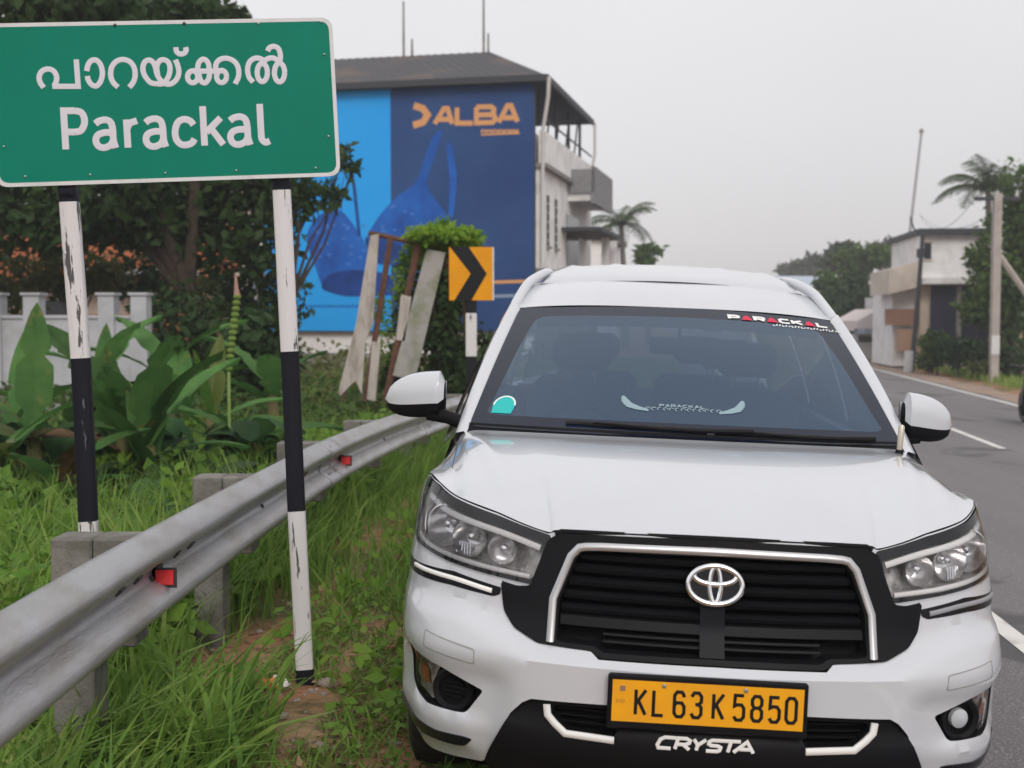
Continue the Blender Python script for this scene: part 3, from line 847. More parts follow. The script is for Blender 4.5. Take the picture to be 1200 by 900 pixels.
cl = [(px, py, 20.5, rx, ry, n) for (px, py, rx, ry, n) in ((398, 184, 16, 17, 170), (412, 200, 9, 9, 50), (372, 228, 24, 16, 240), (350, 215, 22, 16, 180), (352, 246, 22, 8, 70), (395, 232, 10, 8, 40), (338, 232, 20, 18, 160))]
P = at(322, 430, 20.5)
tree('slender_tree', (P.x, P.y, gz(P.x, P.y)), cl, lm_dark, .15, 'slender branching tree whose round leaf tufts overlap the light blue billboard', seed=5, trunk_r=.06)
for i, (px, py, Y, n, rx, ry, mt, lab) in enumerate(((300, 330, 23, 900, 50, 50, lm_dark, 'dark shrub between the tree trunk and the billboard wall'), (205, 385, 20.5, 1200, 60, 48, lm_dark, 'dark dense shrub at the end of the white boundary wall'),
                                       (85, 318, 24, 900, 55, 26, lm_olive, 'olive leafed shrub rising above the white boundary wall'), (0, 330, 23, 700, 40, 40, lm_olive, 'yellowish olive shrub at the left edge above the wall'),
                                       (300, 405, 17, 900, 45, 45, lm_dark, 'dark round bush below the light blue billboard edge'), (160, 320, 25, 500, 40, 28, lm_dark, 'dark shrub in front of the tiled house'), (235, 330, 26, 300, 40, 22, lm_olive, 'thin olive shrub before the tiled house wall'))):
    P = at(px, py, Y); g = gz(P.x, P.y)
    tree('shrub', (P.x, P.y, g), [(px, py, Y, rx, ry, n), (px - rx * .5, py + ry * .6, Y, rx * .6, ry * .6, n // 3), (px + rx * .6, py + ry * .4, Y, rx * .6, ry * .7, n // 3)], mt, .17, lab, 'shrub', seed=20 + i, trunk_r=.04)
# trees across the road
def far_tree(px, py, Y, rx, ry, n, mt, size, lab, seed, extra=(), nm='leafy_tree', grp=None):
    P = at(px, py, Y); g = gz(P.x, P.y)
    r3 = random.Random(seed)
    cl = [(px + r3.uniform(-.6, .6) * rx, py + r3.uniform(-.65, .6) * ry, Y + r3.uniform(-1, 1), rx * r3.uniform(.35, .6), ry * r3.uniform(.3, .5), n // 7) for _ in range(7)] + list(extra)
    return tree(nm, (P.x, P.y, g), cl, mt, size, lab, seed=seed, trunk_r=.15, group=grp)
far_tree(1012, 318, 82, 30, 34, 2600, lm_mid, .42, 'rounded green tree beyond the low white house across the road', 31)
far_tree(1040, 312, 92, 26, 26, 1500, lm_far, .5, 'dark hazy tree behind the beige canopy of the shop', 32)
far_tree(975, 350, 70, 26, 46, 2400, lm_mid, .36, 'tall bushy tree hugging the far bend of the road', 33)
far_tree(998, 372, 64, 24, 34, 2000, lm_dark, .34, 'dark brownish green bush left of the low white house', 34)
far_tree(1010, 345, 67, 22, 30, 1500, lm_dark, .34, 'dark tree directly behind the low white gable', 35)
far_tree(990, 300, 90, 26, 20, 1600, lm_far, .5, 'soft green tree crown above the bend left of the shop', 41)
far_tree(1048, 296, 96, 22, 16, 1200, lm_far, .5, 'hazy tree crown rising just behind the shop roof', 42)
far_tree(945, 312, 150, 22, 12, 900, lm_far, .8, 'small hazy grey tree above the distant house', 36)
far_tree(922, 318, 190, 13, 8, 400, lm_far, .9, 'faint low tree line left of the distant house', 37)
far_tree(1188, 325, 41, 44, 100, 6500, lm_mid, .22, 'broad green roadside tree at the right edge of the frame', 38, [(1198, 235, 41, 34, 45, 1100), (1158, 345, 40.5, 24, 40, 900), (1146, 300, 41, 16, 14, 260), (1140, 362, 40.5, 18, 18, 400), (1190, 405, 41, 30, 35, 1000)])
far_tree(1228, 300, 44, 44, 115, 4500, lm_dark, .24, 'dark tall tree just past the right edge of the frame', 39)
far_tree(760, 298, 70, 14, 11, 500, lm_mid, .4, 'small round tree right of the coconut palm by the billboard building', 40)
for i, (px, py, Y, rx, ry, n, mt, lab) in enumerate(((1098, 408, 42, 20, 18, 700, lm_mid, 'green bush at the foot of the dark shutter'), (1122, 412, 41, 22, 16, 700, lm_blue, 'bluish green bush in front of the shutter column'), (1146, 415, 40, 16, 16, 500, lm_dark, 'dark bush left of the concrete electric pole'),
                                               (1088, 425, 43, 14, 8, 260, lm_olive, 'low yellow green weeds beside the dark iron pole'), (1150, 432, 38.5, 16, 6, 240, lm_olive, 'low yellow green weeds at the concrete pole foot'), (1185, 425, 39, 14, 18, 420, lm_dark, 'dark bush right of the concrete electric pole'),
                                               (1045, 425, 52, 20, 5, 240, lm_olive, 'low weeds before the low white house'))):
    P = at(px, py, Y); g = gz(P.x, P.y)
    tree('bush', (P.x, P.y, g), [(px, py, Y, rx, ry, n), (px - rx * .4, py - ry * .5, Y, rx * .5, ry * .5, n // 3)], mt, .2, lab, 'bush', seed=60 + i, trunk_r=.03)
ls = []
r4 = np.random.default_rng(5)
for k in range(60):
    x = r4.uniform(-140, 260); Y = r4.uniform(230, 330); h = r4.uniform(5, 10)
    ls.append(((x, Y, h * .5), (9, 6, h * .55), 260))
tag(leaves('far_woods', ls, lm_far, 1.5, seed=9), kind='stuff')

def palm(base_px, crown_px, crown_py, Y, L, n, lab, seed, mt):
    r5 = random.Random(seed)
    c = at(crown_px, crown_py, Y); bx = at(base_px, 400, Y); g = gz(bx.x, Y)
    root = empty('coconut_palm', (bx.x, Y, g), label=lab, cat='palm')
    c = c - root.location
    mb = MB(); mb.tube([(0, 0, -.2), (c.x * .3, 0, c.z * .5), c], [.22, .15, .12], 8); mb.build('trunk', material('palm_trunk', (.16, .14, .12), .9), root, 50)
    for i in range(n):
        az = 2 * math.pi * i / n + r5.uniform(-.2, .2); el = r5.uniform(.0, 1.15)
        pts = []; p = Vector(c); d = Vector((math.cos(az) * math.cos(el), math.sin(az) * math.cos(el), math.sin(el)))
        for s_ in range(9):
            pts.append(p.copy()); p += d * L / 8; d.z -= .17 + .04 * s_ * .5; d.normalize()
        Vv = []
        for s_ in range(8):
            a_, b_ = pts[s_], pts[s_ + 1]; t_ = (b_ - a_).normalized(); side = t_.cross(Vector((0, 0, 1))).normalized()
            for q in range(4):
                o = a_.lerp(b_, q / 4); ll = L * .24 * math.sin(math.pi * min(.97, (s_ + q / 4 + .9) / 9)) + .05
                for sg in (-1, 1):
                    e_ = o + side * sg * ll * .8 + t_ * ll * .35 + Vector((0, 0, -ll * r5.uniform(.3, .6)))
                    w = t_ * L * .012
                    Vv += [tuple(o - w), tuple(o + w), tuple(e_ + w * .3), tuple(e_ - w * .3)]
        fr_ = quads_mesh('frond', np.array(Vv), mt, root)
        mb = MB(); mb.tube(pts, [.03 * L / 3 * (1 - .09 * q) for q in range(9)], 4, cap=False); mb.build('frond_stalk', mt, fr_)
lm_palm = leaf_material('palm_leaves', (.045, .075, .035), (.085, .12, .05), scale=.5)
palm(733, 728, 263, 62, 2.3, 15, 'coconut palm rising beyond the billboard building', 2, lm_palm)
palm(1160, 1158, 222, 52, 2.6, 16, 'coconut palm behind the roof of the white shop building', 4, lm_palm)

# --- banana plants and broad leaves beyond the rail
def big_leaf(L, W, droop, seed, tears=6, curl=.25, n=14):
    """a banana-like leaf growing along +x then bending down; returns V, F"""
    r6 = random.Random(seed); V = []; Fc = []
    p = Vector((0, 0, 0)); ang = 0.0
    tear = [r6.randint(2, n - 2) for _ in range(tears)]
    for i in range(n + 1):
        t_ = i / n; w = W * (math.sin(math.pi * min(1, t_ * .93 + .07) ** .8) ** .7) * .5
        for sg in (-1, 1):
            tw = w * (.55 if (i in tear and (i + sg) % 2) else 1)
            d = Vector((0, sg, 0)); 
            V += [tuple(p), tuple(p + Vector((-math.sin(ang) * 0 + .04 * L * t_, sg * tw * .55, curl * tw * .6))), tuple(p + Vector((.07 * L * t_, sg * tw, curl * tw * .25)))]
        p += Vector((math.cos(ang), 0, -math.sin(ang))) * L / n; ang += droop / n
    for i in range(n):
        a = i * 6; b = a + 6
        for o in (0, 3):
            for k_ in (0, 1):
                f = (a + o + k_, a + o + k_ + 1, b + o + k_ + 1, b + o + k_); Fc.append(f if o else f[::-1])
    return V, Fc
lm_ban = leaf_material('banana_leaves', (.055, .145, .04), (.10, .21, .055), scale=2.2, rough=.6, veins=15)
lm_ban2 = leaf_material('banana_leaves_bright', (.10, .26, .03), (.13, .30, .035), scale=2.2, rough=.6, veins=15)
lm_ban3 = leaf_material('banana_leaves_olive', (.10, .14, .03), (.13, .16, .04), scale=1.2, rough=.45)
lm_dry = material('dry_leaf', (.16, .095, .05), .9, var=(.10, .06, .035), scale=8)
rib = material('leaf_rib', (.22, .32, .10), .6)
leaf_meshes = {}
def lmesh(kind, seed):
    if (kind, seed) not in leaf_meshes:
        if kind == 'ban': V, Fc = big_leaf(1.25, .36, .9, seed)
        elif kind == 'up': V, Fc = big_leaf(1.15, .34, .22, seed, tears=3)
        else:   # heart leaf
            V = []; n_ = 12
            V.append((0, 0, 0)); ring = []
            for i in range(n_ + 1):
                a = -math.pi * .86 + 2 * math.pi * .86 * i / n_
                r_ = .20 * (1 + .55 * math.cos(a) ** 3 if math.cos(a) > 0 else 1)
                V.append((r_ * math.cos(a) + .06, r_ * math.sin(a) * .85, -.05 * (r_ / .2) ** 2 + .025 * abs(math.sin(a))))
            Fc = [(0, i + 1, i + 2) for i in range(n_)]
        me = bpy.data.meshes.new('leaf'); me.from_pydata(V, [], Fc); me.update(); me.shade_smooth()
        leaf_meshes[kind, seed] = me
    return leaf_meshes[kind, seed]
mat_mesh = {}
def add_leaf(kind, seed, mt, parent, loc, az, el, sc, roll=0, name='leaf'):
    key = (kind, seed, mt.name)
    if key not in mat_mesh:
        me = lmesh(kind, seed).copy(); me.materials.clear(); me.materials.append(mt); mat_mesh[key] = me
    o = bpy.data.objects.new(name, mat_mesh[key]); COL.objects.link(o); o.parent = parent
    o.matrix_local = Matrix.Translation(loc) @ Matrix.Rotation(az, 4, 'Z') @ Matrix.Rotation(-el, 4, 'Y') @ Matrix.Rotation(roll, 4, 'X') @ Matrix.Diagonal((sc, sc, sc, 1))
    return o
def banana(px, Y, h, spec, lab, seed):
    """spec: list of (px tip direction degrees in the picture plane, elevation deg, scale, material, kind)"""
    r7 = random.Random(seed)
    x = at(px, 400, Y).x; g = gz(x, Y)
    root = empty('banana_plant', (x, Y, g), label=lab, cat='banana plant', group=None)
    mb = MB(); mb.tube([(0, 0, -.1), (.02, 0, h * .5), (0, 0, h)], [.085, .07, .045], 8); mb.build('stem', material('banana_stem', (.14, .17, .06), .7, var=(.16, .11, .06), scale=5), root, 50)
    for i, (az, el, sc, mt, kind) in enumerate(spec):
        l_ = add_leaf(kind, i % 3 + seed % 2, mt, root, Vector((0, 0, h - .04 * i)), R_(az) + r7.uniform(-.15, .15), R_(el), sc, r7.uniform(-.5, .5))
    return root
B_, B2, B3, D_ = lm_ban, lm_ban2, lm_ban3, lm_dry
banana(20, 10.2, .80, [(95, 74, .62, B_, 'up'), (200, 40, .6, B_, 'ban'), (-20, 45, .7, B_, 'ban'), (160, 20, .6, B3, 'ban'), (-60, 30, .6, B_, 'ban')], 'banana plant with small leaves before the white wall, far left', 1)
banana(36, 9.4, .72, [(80, 82, .82, B_, 'up'), (-120, 50, .6, B_, 'ban'), (-30, 30, .6, B_, 'ban'), (190, 35, .7, B3, 'ban')], 'banana plant with one narrow upright leaf left of the left sign post', 2)
banana(-8, 9.0, .5, [(20, 55, .7, B_, 'ban'), (-60, 40, .6, B3, 'ban'), (70, 60, .5, B_, 'ban')], 'banana plant cut off by the left picture edge', 9)
banana(82, 10.5, .60, [(-20, 50, .8, D_, 'ban'), (190, 55, .6, B_, 'ban'), (-60, 50, .6, B_, 'ban'), (60, 20, .6, D_, 'ban'), (20, 35, .6, D_, 'ban')], 'banana plant with dry brown leaves just behind the left sign post', 3)
banana(140, 9.8, .66, [(170, 66, .95, B_, 'ban'), (150, 80, .6, B_, 'up'), (-70, 60, .8, B_, 'ban'), (-100, 55, .8, B_, 'ban'), (220, 30, .7, D_, 'ban'), (20, 60, .5, B_, 'up')], 'tall banana plant with torn green leaves between the sign posts', 4)
banana(172, 9.2, .60, [(20, 64, .75, B_, 'ban'), (-50, 65, .85, B_, 'ban'), (-80, 70, .9, B_, 'ban'), (10, 30, .6, B_, 'ban'), (120, 65, .6, B_, 'up'), (-110, 60, .8, B_, 'ban')], 'banana plant whose long leaves fold down toward the rail', 5)
banana(245, 10.8, .66, [(60, 80, .62, B3, 'up'), (-120, 80, .55, B2, 'up'), (10, 40, .6, B_, 'ban'), (190, 42, .7, B_, 'ban'), (-30, 30, .7, B_, 'ban'), (150, 25, .6, B_, 'ban')], 'banana plant with an olive and a bright green upright leaf', 6)
banana(212, 12.0, .70, [(120, 60, .7, B_, 'ban'), (40, 50, .7, B_, 'ban'), (-80, 50, .7, B_, 'ban'), (200, 35, .7, B_, 'ban'), (100, 75, .6, B_, 'up')], 'dark banana plant behind the bright green leaf', 7)
banana(120, 12.4, 1.0, [(60, 60, .8, B_, 'ban'), (170, 50, .8, B_, 'ban'), (-60, 60, .8, B_, 'ban'), (-110, 45, .8, B_, 'ban'), (100, 78, .6, B_, 'up')], 'tall banana plant right behind the left sign post, before the wall', 10)
banana(195, 13.0, 1.0, [(20, 55, .8, B_, 'ban'), (140, 60, .8, B_, 'ban'), (-70, 50, .8, B_, 'ban'), (210, 45, .8, B_, 'ban'), (-20, 70, .7, B_, 'ban')], 'shaded tall banana plant at the end of the white wall', 11)
banana(318, 12.2, .8, [(150, 55, .8, B_, 'ban'), (60, 50, .7, B_, 'ban'), (-70, 50, .8, B_, 'ban'), (200, 40, .7, B_, 'ban')], 'banana plant just behind the right sign post', 12)
banana(60, 8.6, .40, [(30, 50, .6, B_, 'ban'), (170, 45, .7, B3, 'ban'), (-80, 50, .6, B_, 'ban'), (-30, 60, .6, D_, 'ban')], 'low yellowish banana plant in front, left of the left sign post', 13)
banana(300, 10.4, .50, [(170, 35, .7, B_, 'ban'), (20, 30, .6, B_, 'ban'), (-60, 45, .6, B_, 'ban'), (200, 50, .7, B_, 'ban')], 'spreading banana plant just left of the right sign post', 8)
# pale green hanging flower stalk with a pink tip
P = at(268, 430, 10.3)
fs = empty('flower_stalk', (P.x, P.y, P.z - .15), label='pale green beaded flower stalk with a pink top beside the bright leaf', cat='flower')
mb = MB()
for k in range(13):
    t_ = k / 12; c_ = at(268 + 10 * t_, 432 - 84 * t_, 10.3) - fs.location
    mb.lathe([(.001, -.028), (.030, -.015), (.036, 0), (.030, .016), (.001, .028)], 8, Matrix.Translation(c_), cap=False)
bd = mb.build('bead_cluster', leaf_material('bead_green', (.18, .28, .06), (.24, .34, .08), scale=6), fs, 60); bd['kind'] = 'stuff'
mb = MB(); mb.tube([(0, 0, -.5), at(268, 430, 10.3) - fs.location, at(278, 348, 10.3) - fs.location], .014, 6); mb.build('stalk', rib, fs)
mb = MB(); mb.tube([at(278, 348, 10.3) - fs.location, at(277, 338, 10.3) - fs.location, at(276, 322, 10.3) - fs.location], [.030, .018, .010], 8); mb.build('pink_tip', material('pink_flower', (.36, .22, .18), .7), fs, 60)

# broad heart-leaved plants (taro) between the bananas and the rail
places = ['at the left picture edge', 'left of the left sign post', 'behind the left sign post', 'right of the left sign post', 'under the tall torn banana plant', 'in front of the folded banana leaves', 'under the bright upright leaf', 'below the beaded flower stalk', 'left of the right sign post', 'behind the right sign post']
looks = ['small low', 'loose spreading', 'dense dark', 'tall stalked', 'pale leaved']
for i in range(46):
    r8 = random.Random(100 + i)
    slot = i % 10; look = i // 10
    px = -15 + slot * 38 + r8.uniform(-16, 16); Y = 7.9 + (look * .65) + r8.uniform(-.2, .2)
    x = at(px, 500, Y).x; g = gz(x, Y)
    root = empty('taro_plant', (x, Y, g), label=looks[look] + ' heart leaved plant ' + places[slot], cat='plant', group='heart leaved plants beyond the rail')
    n_ = (6, 8, 11, 8, 7)[look]
    for k in range(n_):
        az = r8.uniform(0, 2 * math.pi); h = r8.uniform(.15, (.35, .45, .5, .75, .45)[look]); rad = r8.uniform(.06, (.15, .34, .22, .2, .2)[look])
        add_leaf('heart', k % 2, [[lm_ban, lm_mid, lm_blue][r8.randint(0, 2)], [lm_mid, lm_ban][k % 2], lm_dark, lm_blue, lm_bright][look], root, Vector((rad * math.cos(az), rad * math.sin(az), h)), az, R_(r8.uniform(-65, 5)), r8.uniform(.45, .85))
# rank low cover: mixed small leaves
def cover(name, n, fx, fy, zr, size, mt, seed, zfun=None, label=None, shape=.6, up=.8):
    r = np.random.default_rng(seed)
    x = np.array(fx(r, n)); y = np.array(fy(r, n)) if callable(fy) else fy
    return x, y
def thin_out(P, r):
    """worn patches of bare soil near the sign post foot and along the trodden verge"""
    x, y = P[:, 0], P[:, 1]; d = Lx(y) - x
    foot = np.hypot(x + .83, (y - 4.85) * .7) > .15
    foot &= ~((np.abs(x + .80 + (y - 4.8) * -.10) < .12) & (y > 4.4) & (y < 4.95))
    patch_ = np.sin(x * 4.3 + 1.1) * np.cos(y * 3.1 + .7) + .6 * np.sin(x * 9.1 - y * 5.7) + .4 * np.sin(y * 13 + x * 3)
    bare = (d < 3.3) & (y < 6.2) & (patch_ < .0)
    return P[foot & ~(bare & (r.uniform(size=len(P)) < .66))]
def scatter_leaves(name, xy, h, size, mt, seed, lump=1.0, shape=.6):
    xy = thin_out(xy, np.random.default_rng(seed + 500))
    r = np.random.default_rng(seed); n = len(xy); x, y = xy[:, 0], xy[:, 1]
    base = np.array([gz(a, b_) for a, b_ in xy])
    lumpv = (.5 + .5 * np.sin(x * 3.1 + seed) * np.cos(y * 2.3)) * lump
    z = base + h * r.uniform(.0, 1.0, n) * (.35 + lumpv)
    P = np.stack([x, y, z], 1); d = r.normal(size=(n, 3)); nrm = d * .6 + np.array([0, -.25, .8]); nrm /= np.linalg.norm(nrm, axis=1)[:, None]
    t = np.cross(nrm, r.normal(size=(n, 3))); t /= np.linalg.norm(t, axis=1)[:, None]; w = np.cross(nrm, t)
    s = size * r.uniform(.5, 1.4, n)[:, None]
    q = np.stack([P, P + t * s * .45 + w * s * shape * .5, P + t * s - nrm * s * .1, P + t * s * .45 - w * s * shape * .5], 1).reshape(-1, 3)
    return quads_mesh(name, q, mt)
r = np.random.default_rng(11)
def region(n, y0, y1, off0, off1, seed):
    r = np.random.default_rng(seed); y = y0 + (y1 - y0) * r.uniform(0, 1, n) ** 1.3; x = Lx(y) - r.uniform(off0, off1, n); return np.stack([x, y], 1)
tag(scatter_leaves('weeds', region(26000, 7, 18, 4.3, 12, 1), .55, .10, lm_mid, 1), kind='stuff')
tag(scatter_leaves('weeds', region(22000, 5.5, 12, 4.1, 8, 2), .50, .08, lm_bright, 2), kind='stuff')
tag(scatter_leaves('weeds', region(5000, 4.4, 9.5, 3.9, 7.5, 6), .42, .12, lm_g1, 6, shape=.7), kind='stuff')
tag(scatter_leaves('weeds', region(3500, 4.4, 8.5, 4.0, 7.0, 7), .40, .10, lm_bright, 8, shape=.7), kind='stuff')
tag(scatter_leaves('weeds', region(1500, 4.5, 12, 2.4, 3.6, 9), .18, .075, lm_bright, 10, shape=.6), kind='stuff')
tag(scatter_leaves('weeds', region(12000, 10, 30, 4.2, 16, 3), .8, .16, lm_olive, 3), kind='stuff')
tag(scatter_leaves('weeds', region(5200, 3, 8, 1.6, 3.5, 4), .10, .045, lm_g1, 4, shape=.5), kind='stuff')
tag(scatter_leaves('weeds', region(5000, 3, 6, 2.1, 3.2, 5), .05, .03, lm_olive, 5, shape=.5), kind='stuff')

# --- grass: tapering bent blades
def grass(name, P, h, w, mt, seed, lean=.5, dirb=(0, 0)):
    P = thin_out(P, np.random.default_rng(seed + 500))
    r = np.random.default_rng(seed); n = len(P)
    x, y = P[:, 0], P[:, 1]; z = np.array([gz(a, b_) for a, b_ in P]) - .01
    hh = h * r.uniform(.45, 1.25, n); ww = w * r.uniform(.6, 1.4, n)
    az = r.uniform(0, 2 * np.pi, n); le = lean * r.uniform(.2, 1.3, n)
    dx, dy = np.cos(az) * le + dirb[0], np.sin(az) * le + dirb[1]
    sx, sy = -np.sin(az + r.normal(size=n) * .6), np.cos(az + r.normal(size=n) * .6)
    rows = []
    for t_, wt in ((0, .7), (.35, 1.0), (.7, .75), (1.0, .06)):
        bend = t_ ** 1.9; hz = hh * (t_ - .28 * le * t_ ** 3)
        cx = x + dx * hh * bend; cy = y + dy * hh * bend; cz = z + hz
        rows.append((np.stack([cx - sx * ww * wt / 2, cy - sy * ww * wt / 2, cz], 1), np.stack([cx + sx * ww * wt / 2, cy + sy * ww * wt / 2, cz], 1)))
    q = []
    for i in range(3):
        q.append(np.stack([rows[i][0], rows[i][1], rows[i + 1][1], rows[i + 1][0]], 1))
    V = np.stack(q, 1).reshape(-1, 3)
    return tag(quads_mesh(name, V, mt), kind='stuff')
lm_g2 = leaf_material('grass_light', (.17, .30, .05), (.30, .38, .10), scale=6, trans=.4)
lm_g3 = leaf_material('grass_dry', (.30, .24, .12), (.20, .22, .07), scale=5, trans=.3)
def tufts(n, per, y0, y1, o0, o1, spread, seed, pw=1.0):
    r = np.random.default_rng(seed); y = y0 + (y1 - y0) * r.uniform(0, 1, n) ** pw; x = Lx(y) - r.uniform(o0, o1, n)
    X = np.repeat(np.stack([x, y], 1), per, 0) + r.normal(size=(n * per, 2)) * spread
    return X
# tall lush grass under and in front of the rail, near the camera
grass('tall_grass', tufts(62, 18, 2.7, 4.5, 3.32, 3.95, .05, 21), .38, .019, lm_g1, 21, .8, (.15, 0))
grass('tall_grass', tufts(42, 11, 2.6, 4.2, 3.3, 3.9, .06, 22), .36, .024, lm_g2, 22, .9, (.18, -.05))
grass('grass', tufts(330, 14, 3.4, 6.4, 1.6, 3.6, .05, 23), .13, .008, lm_g1, 23, 1.1)
grass('grass', tufts(300, 14, 5.7, 14, 2.2, 3.65, .08, 24), .30, .009, lm_g1, 24, .7)
grass('grass', tufts(700, 15, 4.7, 13, 3.75, 6.5, .08, 25), .50, .012, lm_g1, 25, .7)
grass('grass', tufts(430, 13, 4.4, 12, 3.9, 8.0, .10, 26), .56, .014, lm_g2, 26, .7)
grass('grass', tufts(700, 12, 12, 32, 3.6, 15, .18, 27), .55, .02, lm_g1, 27, .6)
grass('dry_grass', tufts(150, 12, 3.4, 8, 1.8, 3.6, .06, 28), .13, .006, lm_g3, 28, 1.1)
grass('sprout', tufts(22, 7, 3.3, 4.4, 2.5, 3.0, .025, 29), .17, .016, lm_g1, 29, .8)
grass('grass', tufts(900, 12, 9, 45, 1.4, 4.2, .2, 31), .22, .014, lm_g1, 31, .8)
grass('grass', tufts(500, 10, 16, 60, -9.4, -8.2, .3, 30), .3, .03, lm_g2, 30, .6)

# woods and a bank of trees added behind the camera, unseen, to darken reflections
ls = []
r4 = np.random.default_rng(15)
for k in range(34):
    x = -22 + k * 1.7 + r4.uniform(-1, 1); Yb = -20 - r4.uniform(0, 10)
    if -3 < x < 9: continue
    h = r4.uniform(4, 7.5)
    ls.append(((x, Yb, h * .5), (2.4, 2.0, h * .55), 420))
tag(leaves('reflection_woods', ls, lm_dark, .5, seed=19), kind='stuff')
ls = []
for k in range(16):
    Yb = -18 + k * 2.3
    ls.append(((-9.5 + r4.uniform(-1, 1), Yb, 1.6), (1.8, 1.8, 2.2), 420))
tag(leaves('reflection_woods', [c for c in ls if c[0][1] < 3.0], lm_mid, .4, seed=20), kind='stuff')
# ================================================================== green place-name sign
def wp_mat(name, base, under, lo=.55, hi=.59, sc=9):
    """old paint flaking off in upright streaks"""
    return material(name, base, .65, var=under, scale=sc, stops=(lo, hi), detail=9, aniso=(1.5, 1.5, .16), bump=.15, bscale=60)
postwhite = wp_mat('flaking_white_paint', (.66, .64, .66), (.10, .095, .10), .585, .60, 24)
postblack = wp_mat('flaking_black_paint', (.010, .011, .018), (.16, .16, .19), .68, .70, 20)
sgreen = material('sign_green', (.002, .205, .138), .5, var=(.002, .180, .120), scale=1.2, spec=.12)
sborder = material('sign_white', (.66, .66, .68), .5, var=(.5, .5, .5), scale=7, stops=(.5, .8))
sletter = material('sign_letter', (.66, .64, .71), .5)
ROLL, YAW = R_(2.7), R_(7)
SC = at(197, 115.5, 5.0)
RS = (Matrix.Rotation(YAW, 4, 'Z') @ Matrix.Rotation(-ROLL, 4, 'Y')).to_3x3()
base = SC - RS @ Vector((0, 0, 2.42))
sign = empty('place_name_sign', base, (0, -ROLL, YAW), 'large green road sign reading Parackal on two black and white posts', 'sign')
sign.rotation_euler = RS.to_euler()
def s_uv(px, py):
    q = at(px, py, 3) - Vector((0, 0, CAM_H)); n = RS @ Vector((0, 1, 0))
    t_ = (SC - Vector((0, 0, CAM_H))).dot(n) / q.dot(n)
    w = RS.transposed() @ (Vector((0, 0, CAM_H)) + q * t_ - SC); return (w.x, w.z + 2.42)
SP = lambda dy: (lambda x, z, o=0: (x, -dy - o, z))
BW0, BW1 = s_uv(-11, 120)[0], s_uv(394, 110)[0]
BH0, BH1 = s_uv(200, 213)[1], s_uv(200, 24)[1]
outl = rnd([(BW0, BH0), (BW1, BH0), (BW1, BH1), (BW0, BH1)], .050, 6)
panel = patch('sign_panel', outl, SP(.004), (), sgreen, sign, skirt=.006, step=.4)
back = patch('sign_back', outl[::-1], lambda x, z, o=0: (x, .0035, z), (), material('bare_aluminium', (.4, .4, .41), .5, metal=.6), sign, step=.4)
i_ = .015
inn = rnd([(BW0 + i_, BH0 + i_), (BW1 - i_, BH0 + i_), (BW1 - i_, BH1 - i_), (BW0 + i_, BH1 - i_)], .04, 6)
patch('sign_border', outl, SP(.005), [inn], sborder, panel, skirt=.004, step=.4)
Ax = lambda P: [s_uv(20 + x / 6, 40 + y / 6) for x, y in P]
Bx = lambda P: [s_uv(190 + x / 6, 40 + y / 6) for x, y in P]
def sm(P, n=4): return [tuple(p) for p in catmull(P, n)]
ell = lambda cx, cy, rx, ry: [(cx + rx * math.cos(t_), cy + ry * math.sin(t_)) for t_ in np.linspace(0, 2 * math.pi, 25)[:-1]]
WM, WL = .0205, .0262
